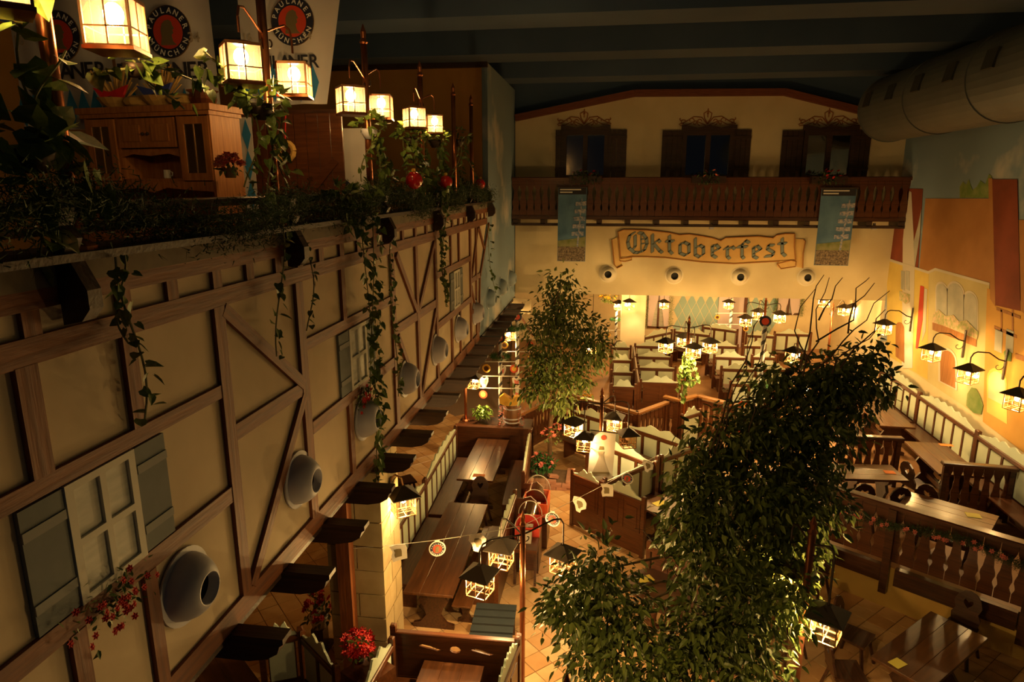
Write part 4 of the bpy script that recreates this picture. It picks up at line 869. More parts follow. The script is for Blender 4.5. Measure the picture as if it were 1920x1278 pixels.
# ================================================================ GALLERY
rl = thing('gallery_rail', 'dark gallery handrail with carved brackets above the half-timbered wall', 'railing', (XL - .15, 0, 5.3))
ob('handrail', MB().cbox(-.06, .06, -1, 14.5, 1.06, 1.12, .01), 'wood_dark', rl)
ob('lower_rail', MB().box(-.02, .02, -1, 14.5, .96, 1.0), 'wood_dark', rl)
brk2 = MB().prism([(.0, .52), (.07, .52), (.05, .44), (.09, .38), (.06, .32), (.1, .24), (.15, .14), (.15, .05), (.1, -.01), (.0, -.03)], .09, (0, -.045, 0), (1, 0, 0), (0, 0, 1), (0, 1, 0)).mesh('carved_bracket'); brk2.materials.append(M['timber_dark'])
for y in (.55, 2.83, 5.13, 7.45, 9.77, 12.15, 14.3): ob('carved_bracket', brk2, None, rl, (.185, y, .58))
# pine hutch
hx0 = at(128, 203, y=6.25); hz = 5.3; hr = math.radians(-9)
hu = thing('pine_hutch', 'carved pine hutch with glazed side doors on the gallery', 'cabinet', (hx0.x, 6.4, hz), hr); HW = 1.55
def hb(n, x0, x1, y0, y1, z0, z1, m='wood_pine', parent=hu): return ob(n, MB().cbox(x0, x1, y0, y1, z0, z1, .004), m, parent)
hb('base_body', 0, HW, -.12, .45, 0, .85); hb('counter', -.03, HW + .03, -.15, .47, .85, .9)
hb('back_board', .02, HW - .02, .42, .45, .9, 1.9); hb('side_panel', 0, .03, .03, .45, .9, 1.9); hb('side_panel', HW - .03, HW, .03, .45, .9, 1.9)
hb('cornice', -.05, HW + .05, -.02, .47, 1.9, 1.96); hb('cornice_step', -.02, HW + .02, .0, .46, 1.86, 1.9)
for x in (.37, 1.13): hb('upright', x, x + .04, .05, .42, 1.2, 1.86)
ob('scalloped_apron', MB().prism([(0, 1.24), (HW, 1.24), (HW, 1.14), (1.2, 1.16), (.95, 1.18), (.78, 1.13), (.6, 1.18), (.35, 1.16), (0, 1.14)], .03, (0, .03, 0)), 'wood_pine', hu)
hb('shelf', .41, 1.13, .06, .42, 1.24, 1.27); hb('shelf', .41, 1.13, .06, .42, 1.53, 1.56)
ob('scalloped_valance', MB().prism([(.41, 1.53), (1.13, 1.53), (1.13, 1.48), (1.0, 1.51), (.77, 1.49), (.55, 1.51), (.41, 1.48)], .02, (0, .05, 0)), 'wood_pine', hu)
for i in (0, 1):
    x0 = .42 + i * .355; d = hb('panel_door', x0, x0 + .345, .03, .05, 1.57, 1.85); hb('raised_panel', x0 + .07, x0 + .275, .018, .03, 1.63, 1.79, parent=d); ob('knob', MB().sphere((x0 + (.32 if i == 0 else .025), .015, 1.7), .016), 'iron', d)
for x0 in (.02, 1.17):
    x1 = x0 + .36; d = ob('glazed_door', MB().prism([[(x0, 1.25), (x1, 1.25), (x1, 1.85), (x0, 1.85)], [(x0 + .07, 1.32), (x1 - .07, 1.32), (x1 - .07, 1.78), (x0 + .07, 1.78)]], .025, (0, .02, 0)), 'wood_pine', hu)
    ob('pane', MB().box(x0 + .07, x1 - .07, .03, .034, 1.32, 1.78), 'dark_glass', d); ob('lead_bar', MB().box((x0 + x1) / 2 - .004, (x0 + x1) / 2 + .004, .022, .03, 1.32, 1.78), 'brass_frame', d); hb('inner_shelf', x0, x1, .06, .42, 1.55, 1.565)
Hm = Matrix.Translation((hx0.x, 6.4, hz)) @ Matrix.Rotation(hr, 4, 'Z')
def onh(x, y, z): return Hm @ Vector((x, y, z))
mugm = MB().lathe([(.03, 0), (.035, .01), (.033, .08), (.036, .085), (.028, .08), (.026, .02)], 10); mugm.tube([(.034, 0, .07), (.06, 0, .06), (.058, 0, .03), (.034, 0, .02)], .006, 5); mugm = mugm.mesh('beer_mug'); mugm.materials.append(M['ceramic'])
for x, z, lb in ((1.27, 1.566, 'small ceramic mug on the shelf behind the right hutch door, near the centre'), (1.38, 1.566, 'small ceramic mug on the shelf behind the right hutch door, near the hinge'), (1.42, 1.255, 'small ceramic mug at the bottom of the right hutch door'), (1.2, 1.255, 'small glass mug at the bottom left of the right hutch door'), (.85, 1.272, 'small jug in the open hutch shelf')):
    tag(ob('beer_mug', mugm, None, None, onh(x, .16, z)), lb, 'mug', 'mugs in the hutch')
# dried wheat, basket and ribbon on top of the hutch
def wheat(x, lb, rib):
    t = thing('dried_wheat_bunch', lb, 'dried flowers', onh(x, .2, 1.96)); mb = MB(); 
    for k in range(60):
        a = RNG.uniform(0, 6.28); s_ = RNG.uniform(.05, .26); hh = RNG.uniform(.22, .4); mb.tube([(0, 0, .02), (s_ * .5 * math.cos(a), s_ * .3 * math.sin(a), hh * .55), (s_ * math.cos(a), s_ * .6 * math.sin(a), hh)], .004, 3, .008)
    ob('stalks', mb, 'wheat', t, kind='stuff'); ob('basket', MB().lathe([(.1, 0), (.16, .05), (.2, .1), (.17, .1), (.1, .03)], 16), 'wheat', t); ob('bow', MB().prism([(-.1, .1), (-.18, .2), (-.02, .16), (.02, .16), (.2, .22), (.12, .08), (0, .12)], .03, (0, -.12, 0)), rib, t)
wheat(.3, 'dried wheat bunch with a red bow over the left hutch door', 'red_flower'); wheat(.85, 'dried wheat bunch with a blue bow on the middle of the hutch', 'ribbon_blue')
tag(ob('copper_pot', MB().lathe([(.1, 0), (.13, .06), (.12, .12), (.15, .14), (.12, .14), (.1, .03)], 16), 'copper', None, onh(1.35, .2, 1.96)), 'small copper pot on top of the hutch over the right door', 'pot')
tag(ob('straw_loaf', MB().sphere((0, 0, .06), .17, 12, 6, .38), 'wheat', None, onh(.58, .2, 1.96)), 'brown straw bread loaf between the wheat bunches', 'decoration'); tag(ob('straw_loaf', MB().sphere((0, 0, .06), .17, 12, 6, .38), 'wheat', None, onh(1.12, .2, 1.96)), 'brown straw bread loaf beside the copper pot', 'decoration')
# roundel emblem
def roundel(parent, c, r, th=.004):
    e = ob('emblem_ring', disc(r, th), 'navy', parent, c)
    ob('emblem_rim', MB().lathe([(r, -.002), (r, .004), (r * .97, .004), (r * .97, -.002)], 36, axis=1, cap=False), 'gold_cap', e)
    ob('emblem_disc', disc(r * .64, th, 30, -.004), 'logo_red', e)
    hd = [(-.1, .42), (.08, .46), (.2, .38), (.22, .25), (.3, .12), (.22, .08), (.24, -.05), (.16, -.12), (.2, -.35), (.35, -.5), (-.35, -.5), (-.28, -.2), (-.3, .1), (-.22, .32)]
    ob('emblem_head', MB().prism([(a * r, b * r) for a, b in hd], .003, (0, -.008, 0)), 'logo_olive', e)
    L = ring_text('PAULANER', r * .82, r * .3, 165, 15) + ring_text('M\u00dcNCHEN', r * .82, r * .3, 205, 335, True)
    if r > .15:
        for ch, mb in L: ob('emblem_letter', mb, 'logo_white', e, (0, -.008, 0))
    else:
        m0 = MB()
        for ch, mb in L: m0.add(mb.v, mb.f)
        ob('emblem_lettering', m0, 'logo_white', e, (0, -.008, 0), kind='stuff')
    return e
def flag(px0, px1, y, ztop, pyb, label, emb, textpy, skew=0):
    a = at(px0, 150, y=y); b = at(px1, 150, y=y); zb = at((px0 + px1) / 2, pyb, y=y).z; W_ = b.x - a.x; Hh = ztop - zb
    t = thing('brewery_flag', label, 'flag', (a.x, y, zb), 0, 'brewery flags on the gallery'); mb = MB(); n, m_ = 16, 12
    vs = [(W_ * i / n + skew * (j / m_) * (i / n), .03 * math.sin(i * .9 + j * .2) * (1 - .3 * j / m_) + .05, Hh * j / m_) for j in range(m_ + 1) for i in range(n + 1)]
    mb.add(vs, [(j * (n + 1) + i, j * (n + 1) + i + 1, (j + 1) * (n + 1) + i + 1, (j + 1) * (n + 1) + i) for j in range(m_) for i in range(n)])
    ob('cloth', mb, 'fabric_white', t, smooth=True); ob('hanging_rod', MB().tube([(-.05, .05, Hh), (W_ + skew + .05, .05, Hh)], .015), 'iron', t)
    ec = at(emb[0], emb[1], y=y); er = emb[2] * .0061
    roundel(t, (ec.x - a.x, .0, ec.z - zb), er)
    tz = at(0 + px0, textpy, y=y).z - zb
    for k, ch in enumerate('PAULANER'): ob('flag_letter', text_into(MB(), ch, W_ * .2, lambda co: (co.x, -co.z, co.y)), 'ink', t, (W_ * (.1 + .115 * k), .0, tz))
    for tx, xx in (('16', .12), ('34', .84)):
        ob('year_lettering', text_into(MB(), tx, W_ * .12, lambda co: (co.x, -co.z, co.y)), 'ink_tan', t, (W_ * xx, .0, tz + W_ * .3))
    lo = MB().prism([(0, -.2), (.07, 0), (0, .2), (-.07, 0)], .004); lm = lo.mesh('lozenge'); lm.materials.append(M['banner_blue'])
    for i in range(int(W_ / .15)):
        ob('lozenge', lm, None, t, (.08 + i * .15, .0, .22))
    return t
mat('banner_blue', (.03, .2, .42), .8)
flag(25, 208, 7.05, 8.75, 242, 'white brewery flag behind the hutch next to the pothos leaves', (110, 68, 43), 150)
flag(212, 402, 7.05, 8.75, 242, 'white brewery flag behind the hutch under the wheat bunches', (315, 60, 43), 150)
flag(452, 605, 7.3, 8.75, 195, 'slanting white brewery flag behind the lamp post beside the hutch', (548, 40, 40), 130, skew=.3)
# plank partition, lozenge cloth, wreath
x0 = at(438, 215, y=8.0).x; x1 = at(640, 215, y=8.0).x; zt = at(540, 213, y=8.0).z
pp = thing('plank_partition', 'dark plank partition behind the rail beside the pine hutch', 'partition', (x0, 8.0, 5.3))
for i in range(9): ob('plank', MB().box((x1 - x0) * i / 9 + .004, (x1 - x0) * (i + 1) / 9 - .004, 0, .03, 0, zt - 5.3), 'wood', pp)
ob('cap_rail', MB().box(-.02, x1 - x0 + .02, -.02, .06, zt - 5.3, zt - 5.26), 'wood_dark', pp); ob('diagonal_brace', MB().bar((.1, -.015, .2), (x1 - x0 - .1, -.015, 1.5), .09, .03, (0, 1, 0)), 'wood', pp)
lc = thing('lozenge_cloth', 'narrow blue and white lozenge cloth hanging beside the pine hutch', 'cloth', (at(428, 220, y=7.85).x, 7.85, 5.3)); lw = at(470, 220, y=7.85).x - at(428, 220, y=7.85).x; lh = at(440, 220, y=7.85).z - 5.3
ob('cloth', MB().box(0, lw, 0, .01, 0, lh), 'fabric_white', lc)
for i in range(2):
    for j in range(4): ob('lozenge', MB().prism([(lw * (.25 + .5 * i), lh - .02 - .36 * j), (lw * (.45 + .5 * i), lh - .2 - .36 * j), (lw * (.25 + .5 * i), lh - .38 - .36 * j), (lw * (.05 + .5 * i), lh - .2 - .36 * j)], .004, (0, -.005, 0)), 'banner_blue', lc)
p = at(536, 283, y=7.9); wt = thing('straw_wreath', 'small straw wreath on a red ribbon in front of the plank partition', 'wreath', p); ob('ring', MB().tube([(.1 * math.cos(k * .524), 0, .1 * math.sin(k * .524)) for k in range(13)], .035, 8), 'wheat', wt); ob('ribbon', MB().tube([(0, 0, .12), (0, .06, .42), (0, .1, .43)], .008, 5), 'red_flower', wt)
fo = thing('folded_flag', 'white cloth with part of a navy emblem hanging past the plank partition', 'flag', (at(641, 260, y=8.6).x, 8.6, 5.5)); ob('cloth', MB().prism([(0, 0), (.25, 0), (.33, .9), (.3, 1.72), (0, 1.72)], .01), 'fabric_white', fo); ob('emblem_part', MB().prism([(0, .55), (.1, .6), (.15, .8), (.12, 1.0), (0, 1.1)], .005, (0, -.006, 0)), 'navy', fo)
# red glass balls and salmon flower on the rail
for i, (px, py, r) in enumerate(((776, 338, .11), (836, 341, .1), (900, 345, .1))):
    p = at(px, py, x=XL + .16); t = thing('red_ball', 'glossy red ball on the gallery rail, %s from the plank partition' % ORD[i], 'ball', (p.x, p.y, p.z), 0, 'red balls on the gallery rail'); ob('ball', MB().sphere((0, 0, 0), r, 20, 14), 'red_gloss', t, smooth=True); ob('cap', MB().lathe([(.025, r * .96), (.025, r + .03), (.01, r + .035)], 8), 'gold_cap', t)
    ob('stand', MB().tube([(0, 0, -r * .9), (-.06, 0, 6.19 - p.z)], .012), 'iron', t)
p = at(431, 312, x=XL - .15); clump('salmon_flower_pot', 'salmon pink blossom in a pot on the gallery rail beside the hutch', 'potted flower', (p.x, p.y, p.z), .085, 40, .05, 'leaf_ivy', 'salmon_flower', 30, .042, potm='wheat')
# ================================================================ SPRUCE GARLAND AND VINES
def needles(P, r, n, name, m, parent=None):
    V = []; Fc = []; P = np.asarray(P)
    idx = RNG.integers(0, len(P), n); c = P[idx] + RNG.normal(size=(n, 3)) * r * .45
    d = RNG.normal(size=(n, 3)); d /= np.linalg.norm(d, axis=1)[:, None]; s = np.cross(d, RNG.normal(size=(n, 3))); s /= np.linalg.norm(s, axis=1)[:, None]
    L = RNG.uniform(.03, .065, n)[:, None]; a = c - s * .004; b = c + s * .004; e = c + d * L
    V = np.stack([a, b, e], 1).reshape(-1, 3); Fc = np.arange(3 * n).reshape(-1, 3)
    me = bpy.data.meshes.new(name); me.from_pydata(V.tolist(), [], Fc.tolist()); o = ob(name, me, m, parent, kind='stuff'); return o
gar = thing('spruce_garland', 'dark spruce garland draped along the gallery rail', 'garland', (XL, 0, 6.3))
gp = [(.05 + .07 * math.sin(y * 3.1), y, .02 + .07 * math.sin(y * 2.7) - .05 * math.cos(y * 1.3)) for y in np.linspace(-.5, 14.3, 400)]
needles(gp, .17, 52000, 'needles', 'needle', gar); ob('cord', MB().tube(gp[::8], .012, 5), 'stem_green', gar)
heart = {}
for mn in ('leaf_ivy', 'leaf_bright', 'leaf_ficus', 'leaf_ficus_light'):
    me = bpy.data.meshes.new('leaf'); B_ = HEART if 'ficus' not in mn else LEAF; me.from_pydata(B_.tolist(), [], HEART_F if 'ficus' not in mn else LEAF_F); me.materials.append(M[mn]); heart[mn] = me
def add_leaf(parent, p, size, m, out, droop=.7):
    Rm = rand_rot(1, droop, np.array(out)[None])[0]; o = ob('leaf', heart[m], None, parent)
    mt = Matrix(Rm.T.tolist()).to_4x4(); o.matrix_local = Matrix.Translation(p) @ mt @ Matrix.Scale(size, 4)
def strand(t, a, b, n, size, m, sway=.05, spread=.03, out=(.5, -.4, 0)):
    a, b = Vector(a), Vector(b); P = []
    ph = random.uniform(0, 6)
    for i in range(11):
        u = i / 10; P.append(a.lerp(b, u) + Vector((sway * .5 * math.sin(u * 5 + ph), sway * math.sin(u * 4 + ph), 0)))
    ob('stem', MB().tube(P, .006, 5), 'stem_green', t)
    for k in range(n):
        u = (k + random.random()) / n * 10; i = min(int(u), 9); q = P[i].lerp(P[i + 1], u - i)
        add_leaf(t, q + Vector((random.uniform(-.3, 1) * spread, random.uniform(-1, 1) * spread, 0)), size * random.uniform(.65, 1.25), m, out)
for px0, py0, px1, py1, n, sz, sp, lb in ((237, 480, 262, 790, 26, .075, .04, 'thin vine hanging beside the carved bracket, down past the first stud'), (212, 480, 248, 640, 10, .06, .03, 'sparse vine tip beside the thin hanging vine'), (520, 400, 528, 665, 22, .08, .05, 'vine with big leaves hanging over the diagonal brace'), (578, 450, 580, 620, 16, .06, .03, 'short vine hanging just past the diagonal brace'), (678, 340, 706, 900, 150, .085, .09, 'long dense vine hanging across the second painted window'), (735, 440, 742, 745, 60, .07, .05, 'medium vine hanging along a post near the slanted braces'), (828, 350, 833, 575, 75, .08, .07, 'dense vine hanging before the third painted window'), (912, 420, 930, 560, 22, .1, .08, 'far vine hanging at the border to the sky-blue wall')):
    a = at(px0, py0, x=XL + .14); b = at(px1, py1, x=XL + .1); t = thing('hanging_vine', lb, 'vine', a, 0, 'vines hanging down the half-timbered wall')
    strand(t, (0, 0, 0), b - a, n, sz, 'leaf_ivy', .05, sp)
    if n > 70: strand(t, (.02, .08, 0), (b - a) * .8 + Vector((0, .06, 0)), n // 2, sz, 'leaf_ivy', .06, sp)
def planter(c, r, strands, lb, m='leaf_ivy', size=.085, tuft=40, group='trailing plants among the gallery lamps', bowl='iron'):
    t = thing('trailing_plant', lb, 'potted plant', c, 0, group)
    ob('bowl', MB().lathe([(r * .3, -r * .7), (r * .55, -r * .3), (r * .62, 0), (r * .55, 0), (r * .4, -r * .3)], 16), bowl, t, smooth=True)
    for k in range(tuft):
        d = RNG.normal(size=3); d[2] = abs(d[2]); d /= np.linalg.norm(d); add_leaf(t, Vector(d * r * 1.1), size * random.uniform(.7, 1.2), m, d, .2)
    for dx, dy, dz, n in strands: strand(t, (r * .7 * random.uniform(-1, 1), r * .9 * (1 if dy > 0 else -1) * random.random(), .02), (dx, dy, dz), n, size, m, .06, .05)
    return t
def gx_(px, py, x=XL): return at(px, py, x=x)
planter(gx_(488, 195), .16, [(0, -.25, -.6, 16), (.05, .0, -.75, 20), (.05, .15, -.5, 14), (0, .35, -.55, 14), (0, -.6, .25, 18), (.05, -.9, .12, 14)], 'trailing pothos in a bowl below the two lanterns beside the hutch')
planter(gx_(692, 242), .15, [(0, -.3, -.55, 14), (.05, 0, -.75, 18), (0, .3, -.7, 20), (.05, .55, -.65, 20), (.05, .8, -.7, 22)], 'trailing ivy in a shiny metal bowl below the lanterns past the plank partition', bowl='white_metal')
planter(gx_(770, 258), .16, [(0, -.5, -.7, 24), (.05, -.2, -.75, 24), (0, .3, -.75, 24), (.05, .7, -.7, 22), (0, 1.0, -.6, 20)], 'dense trailing ivy behind the first red ball', size=.1)
planter(gx_(815, 262), .16, [(0, -.5, -.7, 24), (.05, .0, -.8, 24), (0, .5, -.75, 24), (.05, 1.0, -.7, 20)], 'dense trailing ivy behind the second red ball', size=.1)
planter(gx_(860, 262), .16, [(0, -.6, -.7, 22), (.05, .0, -.8, 22), (0, .6, -.75, 22), (.05, 1.1, -.7, 18)], 'dark trailing ivy near the ochre end wall', 'leaf_ficus', size=.1)
planter(at(60, 280, x=XL), .15, [(0, -.3, .9, 12), (.05, .1, .7, 10), (.1, -.1, -.5, 12), (.05, .25, -.3, 9), (.05, .15, .45, 8)], 'big-leaved pothos at the gallery corner beside the copper pole', 'leaf_ivy', size=.14, tuft=26)
planter(gx_(250, 120, XL - .1), .1, [(0, -.25, -.1, 9), (0, .35, -.2, 12), (0, .7, -.05, 12), (0, -.2, .3, 6)], 'pothos twining between the gallery lanterns before the hutch', size=.09, tuft=8)
planter(gx_(640, 372, XL + .05), .12, [(.08, -.2, -.3, 10), (.08, .2, -.35, 12)], 'leafy pothos tuft on the garland before the long dense vine', size=.1, tuft=34)
# red flowers painted below the windows of the gallery front (raised petals)
for px, py, lb in ((212, 1120, 'red geraniums painted below the first gallery window'), (683, 742, 'red geraniums painted below the second gallery window')):
    c = at(px, py, x=XL + .05); t = thing('window_flowers', lb, 'flowers', c, 0, 'red flowers below the gallery windows')
    P = np.stack([RNG.uniform(-.01, .03, 120), RNG.normal(0, .12, 120), RNG.normal(-.01, .07, 120)], 1); ob('foliage', leaf_mesh(P, .04), 'leaf_ivy', t, kind='stuff')
    fm = flower_mesh(.024).copy(); fm.materials.append(M['red_flower'])
    for k in range(34):
        o = ob('flower', fm, None, t, (.04, RNG.normal(0, .12), RNG.normal(-.02, .07))); o.rotation_euler = (0, 1.3, random.uniform(-.5, .5))

# ================================================================ TREES
def blob_leaves(blobs, dens, per=11, cr=.13):            # leaves grow in sprays around twig tips
    P, O = [], []
    for px, py, rx, ry, d in blobs:
        c = np.array(at(px, py, d=d)); a, b = rx * d / F, ry * d / F; k = max(4, int(dens * a * b))
        q = RNG.normal(size=(k, 3)); q /= np.linalg.norm(q, axis=1)[:, None]; rr = (RNG.random((k, 1)) ** .45) * RNG.uniform(.8, 1.18, (k, 1))
        cen = c + q * rr * np.array([a, (a + b) / 2, b]); n = k * per; idx = np.repeat(np.arange(k), per)
        off = RNG.normal(size=(n, 3)) * cr * np.array([.6, .6, .75]) + q[idx] * RNG.uniform(-.1, .12, (n, 1))
        P.append(cen[idx] + off); O.append(q[idx] * .5 + off / cr * .5)
    return np.concatenate(P), np.concatenate(O)
BIG = [(1570, 715, 75, 55, 8.3), (1490, 740, 80, 60, 8.2), (1625, 680, 38, 26, 8.4), (1640, 725, 30, 30, 8.4), (1440, 820, 105, 75, 8.0), (1345, 840, 60, 55, 7.9), (1535, 830, 62, 80, 8.1), (1405, 930, 140, 80, 7.8), (1305, 970, 60, 75, 7.6), (1490, 950, 85, 90, 7.8), (1345, 1050, 100, 65, 7.5), (1455, 1050, 75, 75, 7.5),
       (1120, 1070, 62, 50, 7.3), (1075, 1135, 65, 60, 7.2), (1165, 1150, 75, 70, 7.1), (1140, 1235, 75, 60, 7.0), (1330, 1180, 95, 75, 7.1), (1425, 1150, 75, 75, 7.0), (1385, 1245, 105, 55, 6.9), (1480, 1110, 32, 50, 7.0), (1265, 1215, 55, 60, 7.0), (1230, 1270, 90, 40, 6.9), (1300, 900, 50, 40, 7.8), (1580, 760, 40, 50, 8.3)]
bt = thing('ficus_tree', 'tall bushy ficus tree with dense dark leaves and bare twigs on top', 'tree', (1.75, 8.3, 0))
BTL = Vector((1.75, 8.3, 0))
P, O = blob_leaves(BIG, 380); P -= np.array(BTL)
front = np.argsort(np.linalg.norm(P + np.array(BTL) - CAM, axis=1) + RNG.uniform(0, 1.2, len(P)))[:300]; mask = np.ones(len(P), bool); mask[front] = False
light = (RNG.random(len(P)) < .3) & mask; dark = mask & ~light
ob('foliage', leaf_mesh(P[dark], .105, 'foliage', 1.0, O[dark]), 'leaf_ficus', bt, kind='stuff')
ob('foliage_light', leaf_mesh(P[light], .105, 'foliage_light', 1.0, O[light]), 'leaf_ficus_light', bt, kind='stuff')
for i in front: add_leaf(bt, Vector(P[i]), .105 * random.uniform(.7, 1.2), random.choice(('leaf_ficus', 'leaf_ficus', 'leaf_ficus_light')), O[i], 1.0)
ob('trunk', MB().tube([(0, 0, .35), (.02, .02, 1.2), (-.05, .0, 2.2), (.1, -.05, 3.2), (.5, .0, 4.3)], .09, 10, .03), 'bark', bt, smooth=True)
ob('pot', MB().lathe([(.22, 0), (.3, .38), (.33, .4), (.33, .45), (.28, .45), (.27, .4)], 20), 'brick', bt); ob('soil', MB().lathe([(.27, .4), (.01, .4)], 16), 'bark', bt)
for k, (px, py, rx, ry, d) in enumerate(BIG):
    e = at(px, py, d=d) - BTL; s0 = Vector((0, 0, max(.8, min(3.6, e.z - .7)))); ob('branch', MB().tube([s0, s0.lerp(e, .5) + Vector((0, 0, .12)), e], .03, 6, .008), 'bark', bt)
TW = [[(1505, 705), (1535, 640), (1530, 580), (1555, 520)], [(1520, 700), (1580, 640), (1625, 600), (1668, 545)], [(1590, 625), (1600, 570), (1640, 530)], [(1535, 600), (1560, 560), (1580, 520)], [(1530, 640), (1600, 600), (1605, 540), (1630, 520)], [(1575, 690), (1640, 620), (1660, 580)], [(1500, 690), (1525, 560), (1545, 515)], [(1330, 850), (1370, 720), (1410, 640), (1430, 590)], [(1340, 850), (1390, 730), (1440, 620)], [(1350, 840), (1365, 760), (1400, 690), (1415, 610)], [(1560, 700), (1600, 650), (1650, 610)], [(1520, 680), (1490, 620), (1530, 540)], [(1400, 900), (1405, 800), (1412, 740)], [(1240, 1060), (1330, 960), (1360, 900)], [(1280, 1100), (1220, 1010), (1190, 990)], [(1130, 1120), (1170, 1090), (1260, 1140), (1300, 1140)]]
def kink(P):
    out = []
    for a, b in zip(P[:-1], P[1:]): out += [a, a.lerp(b, .5) + Vector((random.uniform(-.05, .05), random.uniform(-.05, .05), random.uniform(-.03, .03)))]
    return out + [P[-1]]
for L in TW: ob('bare_twig', MB().tube(kink([at(px, py, d=7.7 - .05 * i) - BTL for i, (px, py) in enumerate(L)]), .011, 5, .004), 'twig', bt)
# slim ficus in a brick planter
mt_ = thing('ficus_tree', 'slim ficus tree with airy crown growing from the brick planter', 'tree', (-1.15, 13.9, .2)); ML = Vector((-1.15, 13.9, .2))
SM = [(1058, 525, 22, 20, 14.2), (1050, 560, 45, 35, 14.2), (1055, 600, 70, 40, 14.2), (1020, 620, 45, 30, 14.2), (1095, 630, 50, 30, 14.2), (1035, 665, 60, 40, 14.1), (1105, 665, 40, 30, 14.2), (1010, 700, 38, 35, 14.0), (1060, 705, 55, 35, 14.1), (1000, 735, 30, 25, 14.0), (1050, 745, 45, 30, 14.0), (1120, 650, 30, 30, 14.2)]
P, O = blob_leaves(SM, 180, 10, .15); P -= np.array(ML); lt = RNG.random(len(P)) < .4
ob('foliage', leaf_mesh(P[~lt], .115, 'foliage', .9, O[~lt]), 'leaf_ficus', mt_, kind='stuff'); ob('foliage_light', leaf_mesh(P[lt], .115, 'foliage_light', .9, O[lt]), 'leaf_ficus_light', mt_, kind='stuff')
ob('trunk', MB().tube([(.02, 0, 0), (.0, .0, .9), (.06, .0, 1.8), (.1, .05, 2.8), (.15, .1, 4.0)], .06, 9, .015), 'bark', mt_, smooth=True)
for px, py, rx, ry, d in SM: e = at(px, py, d=d) - ML; s0 = Vector((.06, 0, max(1.2, e.z - .5))); ob('branch', MB().tube([s0, s0.lerp(e, .5) + Vector((0, 0, .08)), e], .016, 5, .005), 'bark', mt_)
bp = thing('brick_planter', 'low planter edged with reddish bricks at the foot of the slim ficus', 'planter', (-1.2, 13.75, 0))
bm_ = MB().cbox(-.115, .115, -.055, .055, 0, .07, .006).mesh('brick'); bm_.materials.append(M['brick'])
for row in range(3):
    for k in range(4 - (row == 2)):
        o = ob('brick', bm_, None, bp, (-.36 + .24 * k + .12 * (row % 2), -.22, .072 * row)); 
    for k in range(3): o = ob('brick', bm_, None, bp, (.5, -.12 + .24 * k, .072 * row)); o.rotation_euler[2] = math.pi / 2; o = ob('brick', bm_, None, bp, (-.48, -.12 + .24 * k, .072 * row)); o.rotation_euler[2] = math.pi / 2
o = ob('brick', bm_, None, bp, (.15, -.05, .2)); o.rotation_euler = (0, .3, .5); ob('soil', MB().box(-.42, .44, -.16, .5, 0, .15), 'bark', bp)
clump('pink_flower_bush', 'green bush with pink blossoms in the brick planter', 'plant', (-1.3, 13.85, .45), .3, 300, .1, 'green_wreath', 'pink_flower', 14, .06)
clump('pink_flower_bush', 'pink blossoms around the trunk of the slim ficus', 'plant', (-1.05, 13.8, 1.15), .28, 60, .07, 'leaf_ivy', 'pink_flower', 16, .06)
# ================================================================ MAYPOLES, BARREL, PLANTER WALL
pw = thing('planter_wall', 'dark wooden planter wall closing the long tables', 'planter', (-3.4, 14.5, 0)); ob('front_board', MB().box(0, 1.75, 0, .04, 0, .95), 'wood', pw); ob('cap_rail', MB().cbox(-.05, 1.8, -.06, .1, .95, 1.02, .012), 'wood', pw); ob('shelf_board', MB().box(0, 1.75, .1, .7, .9, 1.0), 'wood_dark', pw); ob('back_board', MB().box(0, 1.75, .66, .7, 0, .9), 'wood_dark', pw)
ba = thing('beer_barrel', 'small wooden barrel with golden top and pink flower strings at the maypole', 'barrel', (-2.12, 14.8, 1.0)); ob('body', MB().lathe([(.15, 0), (.2, .15), (.21, .28), (.2, .4), (.15, .55)], 18), 'barrel', ba, smooth=True)
for z, r in ((.06, .178), (.16, .21), (.4, .208), (.5, .175)): ob('hoop', MB().lathe([(r, z), (r + .006, z), (r + .006, z + .03), (r, z + .03)], 18, cap=False), 'white_metal', ba)
ob('golden_top', MB().prism([(-.26, .55), (-.28, .7), (-.18, .78), (-.08, .72), (.0, .66), (.1, .74), (.22, .76), (.26, .6), (.1, .52), (-.1, .5)], .16, (0, -.2, 0)), 'gold_cap', ba)
fm = flower_mesh(.03).copy(); fm.materials.append(M['pink_flower'])
for x in (-.26, -.18, .2, .3):
    for k in range(12): ob('flower', fm, None, ba, (x + random.uniform(-.03, .03), -.2 + random.uniform(-.03, .03), .5 - k * .042))
def pendant(t, x, z, kind):
    m = {'disc': 'logo_red', 'heart': 'paper_white', 'gold': 'gold_cap', 'pink': 'pink_flower'}[kind]
    if kind == 'heart':
        q = ob('sign_heart', MB().prism([(-.11, .12), (-.07, .15), (0, .1), (.07, .15), (.11, .12), (.1, .02), (.04, -.12), (-.04, -.12), (-.1, .02)], .015, (0, -.01, 0)), m, t, (x, 0, z)); ob('sign_print', MB().prism([(-.06, .09), (0, .06), (.06, .09), (.04, -.04), (-.04, -.04)], .004, (0, -.015, 0)), 'pink_flower', q)
    else:
        q = ob('sign_disc', disc(.1, .015, 20, -.01), m, t, (x, 0, z)); ob('sign_print', disc(.06, .004, 16, -.015), 'gold_cap' if kind != 'gold' else 'wood', q)
